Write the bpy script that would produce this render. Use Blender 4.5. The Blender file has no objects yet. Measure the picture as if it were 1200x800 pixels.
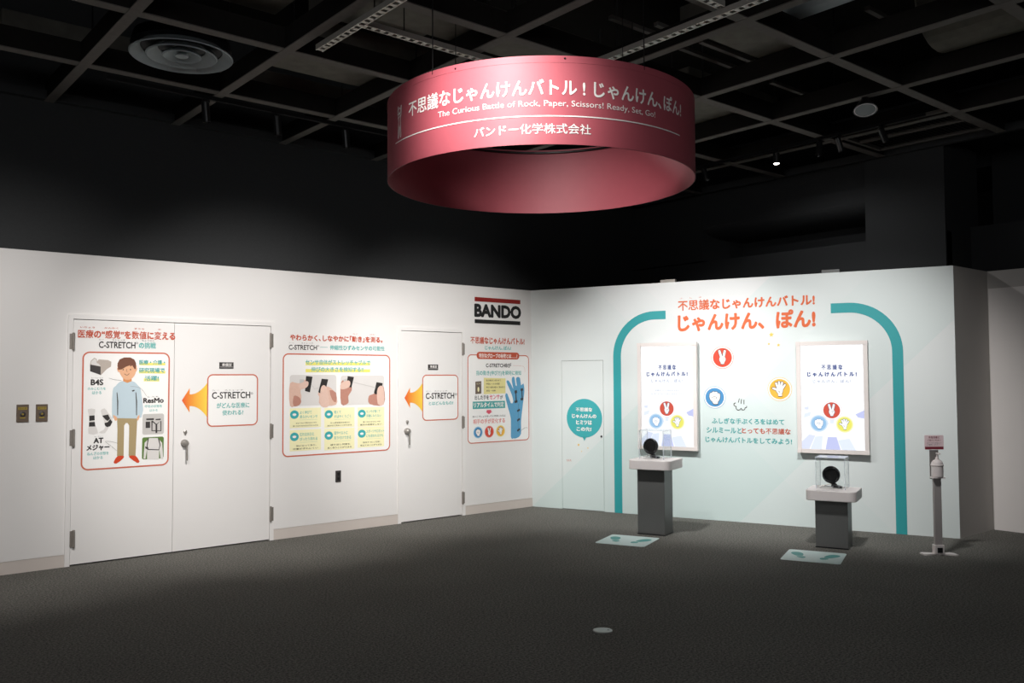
import bpy, bmesh, math, random
from mathutils import Vector, Matrix
from mathutils.geometry import tessellate_polygon
random.seed(7)
PI = math.pi
COL = bpy.context.scene.collection
SC = bpy.context.scene

# ------------------------------------------------------------------ camera, world, lights, exposure
FPX = 1023.187
CAM = Vector((0, 0, 1.5979))
YAW, PITCH, ROLL = 0.8749, 0.0420, -0.0047
FW = Vector((math.cos(YAW)*math.cos(PITCH), math.sin(YAW)*math.cos(PITCH), math.sin(PITCH)))
_r = Vector((math.sin(YAW), -math.cos(YAW), 0)); _u = _r.cross(FW)
RT = _r*math.cos(ROLL) + _u*math.sin(ROLL)
UP = -_r*math.sin(ROLL) + _u*math.cos(ROLL)
cd = bpy.data.cameras.new('camera'); cam = bpy.data.objects.new('camera', cd); COL.objects.link(cam)
cd.sensor_width = 36; cd.lens = 36*FPX/1200; cd.clip_end = 60; cd.clip_start = .05
cam.matrix_world = Matrix(((RT.x, UP.x, -FW.x, CAM.x), (RT.y, UP.y, -FW.y, CAM.y), (RT.z, UP.z, -FW.z, CAM.z), (0, 0, 0, 1)))
SC.camera = cam

w = bpy.data.worlds.new('world'); SC.world = w; w.use_nodes = True
w.node_tree.nodes['Background'].inputs[0].default_value = (.9, .95, 1, 1)
w.node_tree.nodes['Background'].inputs[1].default_value = .02
SC.view_settings.view_transform = 'Standard'; SC.view_settings.look = 'None'
SC.cycles.transparent_max_bounces = 32
SC.view_settings.exposure = 1.0; SC.view_settings.gamma = 1.0; SC.view_settings.use_curve_mapping = False

def spot(name, loc, target, energy, angle, blend=.6, color=(1, .96, .9), size=.06):
    l = bpy.data.lights.new(name, 'SPOT'); l.energy = energy; l.spot_size = math.radians(angle); l.spot_blend = blend
    l.color = color; l.shadow_soft_size = size
    o = bpy.data.objects.new(name, l); COL.objects.link(o); o.location = loc
    o.rotation_euler = (Vector(target)-Vector(loc)).to_track_quat('-Z', 'Y').to_euler()
    return o
WARM, COOL = (1, .97, .935), (1, .998, .985)
# exhibition spots near the ceiling; those inside the view are unseen, without fixture: location, aim, power, cone, colour
SPOTS = [((0.3, 4.4, 3.80), (1.3, 8.26, 1.3), 240, 58, WARM),
         ((2.3, 4.4, 3.80), (3.7, 8.26, 1.25), 430, 56, WARM),
         ((4.1, 5.1, 3.80), (6.0, 8.26, 1.25), 330, 56, WARM),
         ((4.7, 5.45, 3.80), (7.8, 6.5, 1.15), 325, 62, COOL),
         ((5.6, 3.4, 3.80), (8.5, 4.9, 1.2), 265, 62, COOL),
         ((6.35, 5.1, 3.80), (8.0, 6.1, 2.45), 30, 44, COOL),
         ((1.3, 2.6, 3.80), (2.80, 3.47, 3.03), 270, 36, WARM),
         ((4.0, 6.2, 3.80), (3.95, 4.0, 2.95), 14, 62, WARM)]
for loc, tgt, e, a, c in SPOTS:
    spot('spot_lamp', loc, tgt, e, a, 1, c, .12)
# broad, dim fill light added behind the camera to lift the whole hall
al = bpy.data.lights.new('fill_light', 'AREA'); al.energy = 62; al.size = 5; al.size_y = 3; al.shape = 'RECTANGLE'; al.color = (.95, .97, 1)
ao = bpy.data.objects.new('fill_light', al); COL.objects.link(ao); ao.location = (-1.2, -1.6, 3.8)
ao.rotation_euler = (Vector((5, 5, .3))-ao.location).to_track_quat('-Z', 'Y').to_euler()

# ------------------------------------------------------------------ materials
def lin(h):
    h = h.lstrip('#'); v = [int(h[i:i+2], 16)/255 for i in (0, 2, 4)]
    return tuple(c/12.92 if c <= .04045 else ((c+.055)/1.055)**2.4 for c in v) + (1,)
MATS = {}
def mat(name, hexc, rough=.6, metal=0, emit=0, spec=.5, noise=0, nscale=30, bump=0, bscale=200, alpha=1, trans=0):
    if name in MATS: return MATS[name]
    m = bpy.data.materials.new(name); m.use_nodes = True; nt = m.node_tree; b = nt.nodes['Principled BSDF']
    c = lin(hexc)
    b.inputs['Base Color'].default_value = c; b.inputs['Roughness'].default_value = rough
    b.inputs['Metallic'].default_value = metal; b.inputs['Specular IOR Level'].default_value = spec
    if trans: b.inputs['Transmission Weight'].default_value = trans; b.inputs['IOR'].default_value = 1.45
    if alpha < 1: b.inputs['Alpha'].default_value = alpha
    if emit:
        b.inputs['Emission Color'].default_value = c; b.inputs['Emission Strength'].default_value = emit
        b.inputs['Base Color'].default_value = (.02, .02, .02, 1)
    tc = nt.nodes.new('ShaderNodeTexCoord')
    if noise:
        n = nt.nodes.new('ShaderNodeTexNoise'); n.inputs['Scale'].default_value = nscale; n.inputs['Detail'].default_value = 3
        nt.links.new(tc.outputs['Object'], n.inputs['Vector'])
        mx = nt.nodes.new('ShaderNodeMix'); mx.data_type = 'RGBA'
        mx.inputs['A'].default_value = tuple(max(0, x*(1-noise)) for x in c[:3])+(1,)
        mx.inputs['B'].default_value = tuple(min(1, x*(1+noise)) for x in c[:3])+(1,)
        nt.links.new(n.outputs['Fac'], mx.inputs['Factor']); nt.links.new(mx.outputs['Result'], b.inputs['Base Color'])
    if bump:
        n2 = nt.nodes.new('ShaderNodeTexNoise'); n2.inputs['Scale'].default_value = bscale
        nt.links.new(tc.outputs['Object'], n2.inputs['Vector'])
        bp = nt.nodes.new('ShaderNodeBump'); bp.inputs['Strength'].default_value = bump; bp.inputs['Distance'].default_value = .003
        nt.links.new(n2.outputs['Fac'], bp.inputs['Height']); nt.links.new(bp.outputs['Normal'], b.inputs['Normal'])
    MATS[name] = m
    return m
def M(name): return MATS[name]
mat('white_wall', '#e8e5e3', .7, noise=.02, nscale=2, bump=.05, bscale=120)
mat('door_white', '#eae7e5', .45, noise=.015, nscale=2)
mat('skirting', '#d3c9c2', .5, noise=.03, nscale=6)
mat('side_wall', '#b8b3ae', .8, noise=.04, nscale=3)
mat('side_wall_pale', '#e6dfdb', .7, noise=.03, nscale=3)
mat('dark_wall', '#3f4041', .95, noise=.12, nscale=60, spec=.15)
mat('dark_slab', '#1d1c1a', .95, noise=.3, nscale=5, spec=.1)
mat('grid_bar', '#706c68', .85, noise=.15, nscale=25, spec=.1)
mat('shaded_web', '#262422', .9, noise=.2, nscale=25, spec=.1)  # webs coloured dark so the beam sides look shaded against the flange
mat('duct', '#6a675f', .8, noise=.35, nscale=9, bump=.4, bscale=60, spec=.2)
mat('duct_metal', '#98a1a4', .55, noise=.12, nscale=6)
mat('tray', '#b9b5ad', .5, metal=.3, noise=.1)
mat('black_metal', '#0e0e0f', .4, noise=.1)
mat('lamp_black', '#1b1b1c', .3, spec=.8, noise=.1)
mat('gap', '#4a4745', .9, noise=.05)
mat('steel', '#a09b95', .35, metal=.45, noise=.1)
mat('hinge_steel', '#8f8881', .45, metal=.4, noise=.15)
mat('bronze_plate', '#716255', .45, metal=.3, noise=.15, nscale=60)
mat('brass', '#b29a4c', .4, metal=.5, noise=.1)
mat('ring_fabric', '#ad525d', .55, noise=.06, nscale=14, bump=.12, bscale=500, spec=.5)
mat('print_white', '#f2eeea', .6, noise=.01)
mat('panel_white', '#f2f0ee', .6, noise=.01)
mat('print_red', '#bf5034', .6, noise=.02); mat('line_red', '#c8674e', .6, noise=.02)
mat('print_orange', '#d9622f', .6, noise=.08, nscale=4)
mat('print_teal', '#45a3a1', .6, noise=.02); mat('print_teal_soft', '#5fb0ab', .6, noise=.02)
mat('arch_teal', '#2b9ca0', .6, noise=.02)
mat('bubble_teal', '#3aa9ae', .6, noise=.02)
mat('print_black', '#2a2625', .6, noise=.02); mat('logo_black', '#0f0d0d', .6, noise=.02); mat('logo_red', '#8f1b14', .6, noise=.02)
mat('print_yellow', '#eee473', .6, noise=.02); mat('card_yellow', '#f5efc0', .6, noise=.01); mat('memo_yellow', '#e8dd9a', .6, noise=.02)
mat('sky_blue', '#bccdd6', .6, noise=.02); mat('khaki', '#a8946c', .6, noise=.02); mat('skin', '#e3ad87', .6, noise=.02)
mat('skin_dark', '#d68e58', .6, noise=.02)
mat('hair_brown', '#70432f', .6, noise=.02); mat('shoe_red', '#d0421a', .6, noise=.02); mat('ink_line', '#6d6a68', .6, noise=.02)
mat('photo_grey', '#c5c1be', .5, noise=.04); mat('photo_light', '#dbd7d4', .5, noise=.03, nscale=5); mat('photo_green', '#5d7c3c', .5, noise=.3, nscale=60)
mat('photo_dark', '#3a3534', .5, noise=.05); mat('photo_beige', '#b7aba1', .5, noise=.05); mat('photo_flesh', '#dcb7a6', .5, noise=.08, nscale=40)
mat('photo_flesh_dark', '#bb8676', .5, noise=.1, nscale=40); mat('photo_flesh_light', '#e0bfb0', .5, noise=.05, nscale=40)
mat('glove_blue', '#5d9fc6', .6, noise=.05, nscale=20); mat('glove_blue_dark', '#3c7ba8', .6, noise=.02)
mat('disc_red', '#d8432a', .6, noise=.02); mat('disc_blue', '#4389bd', .6, noise=.02); mat('disc_yellow', '#eaae38', .6, noise=.02)
mat('scr_soft_blue', '#a9cbe0', .6, noise=.02); mat('star_yellow', '#f1c75e', .6, noise=.02); mat('pink', '#d8566a', .6, noise=.02); mat('print_pink', '#dc8078', .6, noise=.02)
mat('bezel', '#e5dcd8', .4, noise=.02); mat('bezel_edge', '#75716e', .5, noise=.05)
mat('stand_white', '#ded6d4', .45, noise=.03); mat('stand_grey', '#5a5a59', .42, noise=.1, nscale=90)
mat('device_black', '#1a1a1c', .28, noise=.1); mat('device_dots', '#8a8b90', .3, metal=.5, noise=.05)
mat('mat_pale', '#d5e6e4', .6, noise=.03); mat('foot_teal', '#5aa5a1', .6, noise=.03)
mat('floor_steel', '#a9aaa6', .4, metal=.3, noise=.1)
mat('pump_white', '#ddd4d2', .4, noise=.02); mat('pole_grey', '#a39d9b', .5, noise=.03); mat('card_pink', '#e8cfd2', .5, noise=.02); mat('card_red', '#7e2c3a', .5, noise=.02)
SE = 0.5
for n, h, s in (('scr_white', '#fbfdff', 1.12), ('scr_pale', '#e3ecff', 1.05), ('scr_violet', '#c3c9f2', 1.05), ('scr_lilac', '#dce3f9', 1.05), ('scr_navy', '#4d5f9d', .9),
             ('scr_slate', '#96a2c4', 1), ('scr_red', '#e2543e', .9), ('scr_pink', '#f3b5ae', 1), ('scr_blue', '#9cc8ee', 1), ('scr_bluepale', '#d3e6f8', 1), ('scr_bluedeep', '#4a8cc4', 1),
             ('scr_yellow', '#f2ee6a', 1), ('scr_yellowpale', '#faf8bf', 1), ('scr_hand', '#fcfcfc', 1.05), ('scr_ink', '#55708a', .9)):
    mat(n, h, .4, emit=s*SE)
mat('lamp_glow', '#fff6e8', .4, emit=9)
mat('lamp_face', '#d0c2c2', .4, metal=.2, noise=.5, nscale=30)
mat('pale_emit', '#d9d8cf', .5, emit=.6)

# clear acrylic: real glass-like shader that lets light through
m = bpy.data.materials.new('acrylic'); m.use_nodes = True; nt = m.node_tree; nt.nodes.clear(); MATS['acrylic'] = m
out = nt.nodes.new('ShaderNodeOutputMaterial'); mixs = nt.nodes.new('ShaderNodeMixShader'); tr = nt.nodes.new('ShaderNodeBsdfTransparent'); gl = nt.nodes.new('ShaderNodeBsdfGlossy')
fr = nt.nodes.new('ShaderNodeFresnel'); fr.inputs['IOR'].default_value = 1.3; gl.inputs['Roughness'].default_value = .08
tr.inputs['Color'].default_value = (.985, .99, .99, 1)
fm = nt.nodes.new('ShaderNodeMath'); fm.operation = 'MULTIPLY'; fm.inputs[1].default_value = .25; nt.links.new(fr.outputs[0], fm.inputs[0]); nt.links.new(fm.outputs[0], mixs.inputs[0]); nt.links.new(tr.outputs[0], mixs.inputs[1]); nt.links.new(gl.outputs[0], mixs.inputs[2]); nt.links.new(mixs.outputs[0], out.inputs[0])
mat('acrylic_edge', '#e4ebf2', .25, alpha=.4)
mat('acrylic_top', '#e6eaf6', .15, alpha=.55)

# carpet: dark loop pile with salt-and-pepper fibres
m = bpy.data.materials.new('carpet'); m.use_nodes = True; nt = m.node_tree; b = nt.nodes['Principled BSDF']; MATS['carpet'] = m
tc = nt.nodes.new('ShaderNodeTexCoord'); n1 = nt.nodes.new('ShaderNodeTexNoise'); n1.inputs['Scale'].default_value = 70; n1.inputs['Detail'].default_value = 4; n1.inputs['Roughness'].default_value = .75
n2 = nt.nodes.new('ShaderNodeTexNoise'); n2.inputs['Scale'].default_value = 1.3
rp = nt.nodes.new('ShaderNodeValToRGB'); rp.color_ramp.elements[0].position = .33; rp.color_ramp.elements[1].position = .7
rp.color_ramp.elements[0].color = lin('#343432'); rp.color_ramp.elements[1].color = lin('#9a9790')
mx = nt.nodes.new('ShaderNodeMix'); mx.data_type = 'RGBA'; mx.blend_type = 'MULTIPLY'; mx.inputs['Factor'].default_value = .25
for n in (n1, n2): nt.links.new(tc.outputs['Object'], n.inputs['Vector'])
nt.links.new(n1.outputs['Fac'], rp.inputs[0]); nt.links.new(rp.outputs[0], mx.inputs['A']); nt.links.new(n2.outputs['Fac'], mx.inputs['B']); nt.links.new(mx.outputs['Result'], b.inputs['Base Color'])
bp = nt.nodes.new('ShaderNodeBump'); bp.inputs['Strength'].default_value = .6; bp.inputs['Distance'].default_value = .006
nt.links.new(n1.outputs['Fac'], bp.inputs['Height']); nt.links.new(bp.outputs[0], b.inputs['Normal']); b.inputs['Roughness'].default_value = .95; b.inputs['Specular IOR Level'].default_value = .1

# gradient print (orange head to yellow root) along world X between x0 and x1
def gradient(name, x0, x1, c0, c1):
    m = bpy.data.materials.new(name); m.use_nodes = True; nt = m.node_tree; b = nt.nodes['Principled BSDF']; b.inputs['Roughness'].default_value = .6
    g = nt.nodes.new('ShaderNodeNewGeometry'); sx = nt.nodes.new('ShaderNodeSeparateXYZ'); mr = nt.nodes.new('ShaderNodeMapRange'); cr = nt.nodes.new('ShaderNodeValToRGB')
    mr.inputs['From Min'].default_value = x0; mr.inputs['From Max'].default_value = x1
    cr.color_ramp.elements[0].color = lin(c0); cr.color_ramp.elements[1].color = lin(c1)
    nt.links.new(g.outputs['Position'], sx.inputs[0]); nt.links.new(sx.outputs['X'], mr.inputs['Value']); nt.links.new(mr.outputs[0], cr.inputs[0]); nt.links.new(cr.outputs[0], b.inputs['Base Color'])
    MATS[name] = m; return m

# ------------------------------------------------------------------ surfaces: coordinates measured on each real plane
DU = Vector((math.cos(-1.2013), math.sin(-1.2013), 0)); CORNER = Vector((7.2189, 8.2639, 0)); NM = Vector((DU.y, -DU.x, 0))
Y0 = 8.2639
def ray(x, y): return FW*FPX + RT*(x-600) + UP*(400-y)
def hit(x, y, P, n): d = ray(x, y); return CAM + d*((Vector(P)-CAM).dot(n)/d.dot(n))
def Zp(x, y, z=0): return hit(x, y, (0, 0, z), Vector((0, 0, 1)))
class Surf:
    def __init__(s, O, u, n, off=0): s.O, s.u, s.n, s.off = Vector(O), Vector(u), Vector(n), off
    def px(s, x, y): q = hit(x, y, s.O+s.n*s.off, s.n); d = q-s.O; return d.dot(s.u), d.z
    def pt(s, u, v, off=0): return s.O + s.u*u + Vector((0, 0, v)) + s.n*(s.off+off)
    def at(s, off): return Surf(s.O, s.u, s.n, s.off+off)
LW = Surf((0, Y0, 0), (1, 0, 0), (0, -1, 0))
MW = Surf(CORNER, DU, NM)
RC = Vector((3.555, 3.974, 0)); RR = .934; RZ0, RZ1 = 2.7855, 3.2435
class Cyl:
    u = None
    def __init__(s, off=0): s.off = off
    def px(s, x, y):
        d = ray(x, y); a = d.x**2+d.y**2; b = -2*(d.x*RC.x+d.y*RC.y); c = RC.x**2+RC.y**2-RR*RR
        t = (-b-math.sqrt(max(0, b*b-4*a*c)))/(2*a); q = CAM+d*t
        return (math.atan2(q.y-RC.y, q.x-RC.x) % (2*PI))*RR, q.z
    def pt(s, u, v, off=0):
        th = u/RR; r = RR+s.off+off; return Vector((RC.x+r*math.cos(th), RC.y+r*math.sin(th), v))
CY = Cyl()
class FloorS:
    def __init__(s, O, u, v): s.O, s.u, s.v = Vector(O), Vector(u), Vector(v)
    def pt(s, u, v, off=0): return s.O+s.u*u+s.v*v+Vector((0, 0, off))

# ------------------------------------------------------------------ mesh helpers
ORG = {}
class MB:
    def __init__(s): s.bm = bmesh.new()
    def poly(s, pts):
        vs = [s.bm.verts.new(p) for p in pts]
        try: s.bm.faces.new(vs)
        except ValueError: pass
    def tris(s, pts, tri):
        vs = [s.bm.verts.new(p) for p in pts]
        for t in tri:
            try: s.bm.faces.new([vs[i] for i in t])
            except ValueError: pass
    def box(s, a, b, bevel=0):
        a, b = Vector(a), Vector(b)
        mtx = Matrix.Translation((a+b)/2) @ Matrix.Diagonal((abs(b.x-a.x), abs(b.y-a.y), abs(b.z-a.z), 1))
        r = bmesh.ops.create_cube(s.bm, size=1, matrix=mtx)
        if bevel:
            es = {e for v in r['verts'] for e in v.link_edges}
            bmesh.ops.bevel(s.bm, geom=list(es), offset=bevel, segments=2, affect='EDGES', profile=.5)
        return s
    def obox(s, c, ax, ay, az, size, bevel=0):
        c = Vector(c); ax, ay, az = Vector(ax).normalized(), Vector(ay).normalized(), Vector(az).normalized()
        R = Matrix((ax, ay, az)).transposed().to_4x4()
        r = bmesh.ops.create_cube(s.bm, size=1, matrix=Matrix.Translation(c) @ R @ Matrix.Diagonal((size[0], size[1], size[2], 1)))
        if bevel:
            es = {e for v in r['verts'] for e in v.link_edges}
            bmesh.ops.bevel(s.bm, geom=list(es), offset=bevel, segments=2, affect='EDGES', profile=.5)
        return s
    def lathe(s, O, axis, prof, n=32, cap=True):
        O, axis = Vector(O), Vector(axis).normalized()
        a = axis.orthogonal().normalized(); b = axis.cross(a)
        rings = []
        for d, r in prof:
            rings.append([s.bm.verts.new(O+axis*d+(a*math.cos(2*PI*k/n)+b*math.sin(2*PI*k/n))*max(r, 1e-4)) for k in range(n)])
        for i in range(len(rings)-1):
            for k in range(n):
                s.bm.faces.new((rings[i][k], rings[i][(k+1) % n], rings[i+1][(k+1) % n], rings[i+1][k]))
        if cap:
            s.bm.faces.new(rings[0][::-1]); s.bm.faces.new(rings[-1])
        return s
    def tube(s, p, q, r, n=8): p, q = Vector(p), Vector(q); return s.lathe(p, q-p, [(0, r), ((q-p).length, r)], n)
    def prism(s, S, poly, o0, o1):
        """polygon in a surface's (u, v), extruded between offsets o0 (back) and o1 (front)"""
        n = len(poly); A = [s.bm.verts.new(S.pt(u, v, o0)) for u, v in poly]; B = [s.bm.verts.new(S.pt(u, v, o1)) for u, v in poly]
        tri = tessellate_polygon([[Vector((u, v, 0)) for u, v in poly]])
        for t in tri:
            s.bm.faces.new([B[i] for i in t]); s.bm.faces.new([A[i] for i in t][::-1])
        for i in range(n): s.bm.faces.new((A[i], A[(i+1) % n], B[(i+1) % n], B[i]))
        return s
    def build(s, name, m, parent=None, smooth=False, recalc=True):
        if recalc: bmesh.ops.recalc_face_normals(s.bm, faces=s.bm.faces)
        if parent is not None: org = ORG[parent.name]
        else:
            xs = [v.co for v in s.bm.verts]; mn = [min(c[i] for c in xs) for i in range(3)]; mxx = [max(c[i] for c in xs) for i in range(3)]
            org = Vector(((mn[0]+mxx[0])/2, (mn[1]+mxx[1])/2, mn[2]))
        for v in s.bm.verts: v.co -= org
        me = bpy.data.meshes.new(name); s.bm.to_mesh(me); s.bm.free()
        me.materials.append(m if not isinstance(m, str) else MATS[m])
        if smooth:
            for p in me.polygons: p.use_smooth = True
        o = bpy.data.objects.new(name, me); COL.objects.link(o); ORG[o.name] = org
        if parent is not None: o.parent = parent
        else: o.location = org
        return o
def tag(o, label=None, cat=None, group=None, kind=None):
    for k, v in (('label', label), ('category', cat), ('group', group), ('kind', kind)):
        if v: o[k] = v
    return o
def thing(name, loc, label, cat, group=None):
    o = bpy.data.objects.new(name, None); COL.objects.link(o); o.location = loc; o.empty_display_size = .1; ORG[o.name] = Vector(loc)
    return tag(o, label, cat, group)
def struct(o): o['kind'] = 'structure'; return o
def kids(o): return [c for c in bpy.data.objects if c.parent == o]
def copy_tree(o, parent=None):
    c = o.copy(); COL.objects.link(c)
    if parent is not None: c.parent = parent
    for ch in kids(o):
        if ch != c: copy_tree(ch, c)
    return c

# ------------------------------------------------------------------ flat print helpers, (u, v) in metres on a surface
def rrect(u0, v0, u1, v1, r, n=6):
    P = []
    for cx, cy, a in ((u1-r, v1-r, 0), (u0+r, v1-r, 90), (u0+r, v0+r, 180), (u1-r, v0+r, 270)):
        for k in range(n+1):
            t = math.radians(a+90*k/n); P.append((cx+r*math.cos(t), cy+r*math.sin(t)))
    return P
def circ(cu, cv, r, n=36, ry=None): return [(cu+r*math.cos(2*PI*k/n), cv+(ry or r)*math.sin(2*PI*k/n)) for k in range(n)]
def smooth_pts(P, n=5, closed=True):
    out = []; L = len(P); rng = range(L) if closed else range(L-1)
    for i in rng:
        p0, p1, p2, p3 = (P[(i-1) % L], P[i], P[(i+1) % L], P[(i+2) % L]) if closed else (P[max(i-1, 0)], P[i], P[i+1], P[min(i+2, L-1)])
        for k in range(n):
            t = k/n
            out.append(tuple(.5*(2*p1[j]+(p2[j]-p0[j])*t+(2*p0[j]-5*p1[j]+4*p2[j]-p3[j])*t*t+(3*p1[j]-p0[j]-3*p2[j]+p3[j])*t**3) for j in (0, 1)))
    if not closed: out.append(P[-1])
    return out
def fill(S, poly, off, m, name, parent, mb=None):
    b = mb or MB(); tri = tessellate_polygon([[Vector((u, v, 0)) for u, v in poly]])
    b.tris([S.pt(u, v, off) for u, v in poly], tri)
    return b if mb else b.build(name, m, parent, recalc=False)
def line_strip(S, pts, wd, off, mb, closed=False):
    n = len(pts); L, R_ = [], []
    for i in range(n):
        a = pts[i-1] if (i or closed) else pts[i]; b = pts[(i+1) % n] if (i < n-1 or closed) else pts[i]
        dx, dy = b[0]-a[0], b[1]-a[1]; l = math.hypot(dx, dy) or 1; nx, ny = -dy/l*wd/2, dx/l*wd/2
        L.append((pts[i][0]+nx, pts[i][1]+ny)); R_.append((pts[i][0]-nx, pts[i][1]-ny))
    for i in range(n if closed else n-1):
        j = (i+1) % n; mb.poly([S.pt(*L[i], off), S.pt(*R_[i], off), S.pt(*R_[j], off), S.pt(*L[j], off)])
    return mb
def stroke(S, pts, wd, off, m, name, parent, closed=False):
    return line_strip(S, pts, wd, off, MB(), closed).build(name, m, parent, recalc=False)
def pxs(S, pts): return [S.px(*p) for p in pts]
TXT = {}
def text_mesh(s):
    """flat glyph mesh; kanji faces come back flagged so that they can be emboldened less than kana"""
    if s in TXT: return TXT[s]
    c = bpy.data.curves.new('txt', 'FONT'); c.body = s; c.size = 1; c.resolution_u = 3
    c.materials.append(MATS['print_white']); c.materials.append(MATS['print_black'])
    for i, ch in enumerate(s):
        if '\u4e00' <= ch <= '\u9fff': c.body_format[i].material_index = 1
    o = bpy.data.objects.new('txt', c); COL.objects.link(o)
    dg = bpy.context.evaluated_depsgraph_get(); me = bpy.data.meshes.new_from_object(o.evaluated_get(dg))
    vs = [(v.co.x, v.co.y) for v in me.vertices]; fs = [tuple(p.vertices) for p in me.polygons]; kj = [False]*len(vs)
    for p in me.polygons:
        if p.material_index == 1:
            for i in p.vertices: kj[i] = True
    bpy.data.objects.remove(o); bpy.data.curves.remove(c); bpy.data.meshes.remove(me)
    TXT[s] = (vs, fs, kj); return TXT[s]
def text(S, s, box, m, name='lettering', parent=None, off=.002, bold=.03, n=6, slant=0):
    """box = (u0, v0, u1, v1) the ink fills"""
    vs, fs, kj = text_mesh(s); u0, v0, u1, v1 = box
    xs = [v[0] for v in vs]; ys = [v[1] for v in vs]; x0, x1, y0, y1 = min(xs), max(xs), min(ys), max(ys)
    ku, kv = (u1-u0)/(x1-x0), (v1-v0)/max(y1-y0, .05)
    mb = MB(); cp = [(0, 0)] + ([(bold*math.cos(2*PI*k/n), bold*math.sin(2*PI*k/n)) for k in range(n)] if bold else [])
    for k, (dx, dy) in enumerate(cp):
        pts = []
        for (x, y), q in zip(vs, kj):
            g = .5 if q else 1
            u = u0+(x-x0+dx*g)*ku; v = v0+(y-y0+dy*g)*kv
            pts.append(S.pt(u+slant*(v-v0), v, off+.00004*k))
        vv = [mb.bm.verts.new(p) for p in pts]
        for f in fs:
            try: mb.bm.faces.new([vv[i] for i in f])
            except ValueError: pass
    return mb.build(name, m, parent, recalc=False)
def ptext(S, s, xl, yt, yb, xr, m, **k):
    """ink box given by measured corners: left edge xl with top/bottom yt/yb, right edge xr"""
    a = S.px(xl, yt); b = S.px(xl, yb); c = S.px(xr, (yt+yb)/2)
    return text(S, s, (a[0], b[1], c[0], a[1]), m, **k)
def prect(S, x0, yt0, yb0, x1):
    a = S.px(x0, yt0); b = S.px(x0, yb0); c = S.px(x1, (yt0+yb0)/2); return a[0], b[1], c[0], a[1]

def capsule(p, q, r0, r1, n=8):
    a = math.atan2(q[1]-p[1], q[0]-p[0]); P = []
    for k in range(n+1): t = a+PI/2+PI*k/n; P.append((p[0]+r0*math.cos(t), p[1]+r0*math.sin(t)))
    for k in range(n+1): t = a-PI/2+PI*k/n; P.append((q[0]+r1*math.cos(t), q[1]+r1*math.sin(t)))
    return P
HANDS = {
 'scissors': dict(f=[((-.10, -.02), (-.30, .66), .12, .12), ((.10, -.02), (.26, .66), .12, .12)], p=[(-.28, -.02), (0, .1), (.28, 0), (.34, -.24), (.2, -.5), (.14, -.66), (-.14, -.66), (-.18, -.5), (-.3, -.3)],
                  l=[[(-.02, -.12), (.2, -.1), (.26, -.22)], [(.0, -.22), (.12, -.28)]]),
 'paper': dict(f=[((-.12, -.1), (-.62, .08), .11, .10), ((-.12, 0), (-.34, .56), .11, .1), ((0, 0), (-.06, .68), .11, .1), ((.1, 0), (.24, .62), .11, .1), ((.18, -.05), (.5, .42), .1, .09)],
               p=[(-.3, 0), (0, .12), (.28, .06), (.3, -.2), (.2, -.46), (.2, -.66), (-.14, -.66), (-.16, -.46), (-.34, -.2)], l=[[(-.2, -.18), (-.05, -.22), (0, -.36)]]),
 'rock': dict(f=[((-.36, .30), (-.38, .05), .17, .17), ((-.12, .44), (-.12, .1), .17, .17), ((.16, .42), (.16, .1), .17, .17), ((.42, .28), (.42, .0), .15, .15)],
              p=[(-.52, .1), (-.3, .3), (.3, .3), (.56, .08), (.5, -.25), (.34, -.46), (.3, -.68), (-.1, -.68), (-.26, -.46), (-.48, -.2)], l=[[(-.3, -.02), (0, .08), (.2, -.02), (.1, -.16)], [(.05, -.18), (-.1, -.1)]])}
def hand(S, kind, cu, cv, r, off, mw, mi, parent, sub=None):
    H = HANDS[kind]; d = .055
    A, B, Cc = MB(), MB(), MB()
    for p, q, a, b in H['f']:
        fill(S, [(cu+x*r, cv+y*r) for x, y in capsule(p, q, a+d, b+d)], off, None, '', None, A)
        fill(S, [(cu+x*r, cv+y*r) for x, y in capsule(p, q, a, b)], off+.0004, None, '', None, B)
    P = smooth_pts(H['p'], 3); g = [(x*(1+d*2), y*(1+d*2)) for x, y in P]
    fill(S, [(cu+x*r, cv+y*r) for x, y in g], off+.0001, None, '', None, A)
    fill(S, [(cu+x*r, cv+y*r) for x, y in P], off+.0005, None, '', None, B)
    for l in H['l']: line_strip(S, [(cu+x*r, cv+y*r) for x, y in smooth_pts(l, 4, False)], .04*r, off+.0007, Cc)
    o = A.build('hand_outline', mi, parent, recalc=False); h = B.build('hand_shape', mw, parent, recalc=False); Cc.build('hand_crease', mi, parent, recalc=False)
    return h
def disc(S, kind, cu, cv, r, off, parent, cols, core_r=.85):
    ring, mid, core, ink, hw = cols
    fill(S, circ(cu, cv, r), off, ring, 'outer_ring', parent)
    fill(S, circ(cu, cv, r*.965), off+.0003, mid, 'white_ring', parent)
    fill(S, circ(cu, cv, r*core_r), off+.0006, core, 'disc_field', parent)
    hand(S, kind, cu, cv, r*.86, off+.0009, hw, ink, parent)

# ================================================================== THE ROOM
WH = 2.70
struct(MB().box((-4, -5, -.1), (12.5, 9.2, 0)).build('floor', 'carpet'))
struct(MB().box((-4, -5, 5.1), (12.5, 9.2, 5.25)).build('ceiling', 'dark_slab'))
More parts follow.
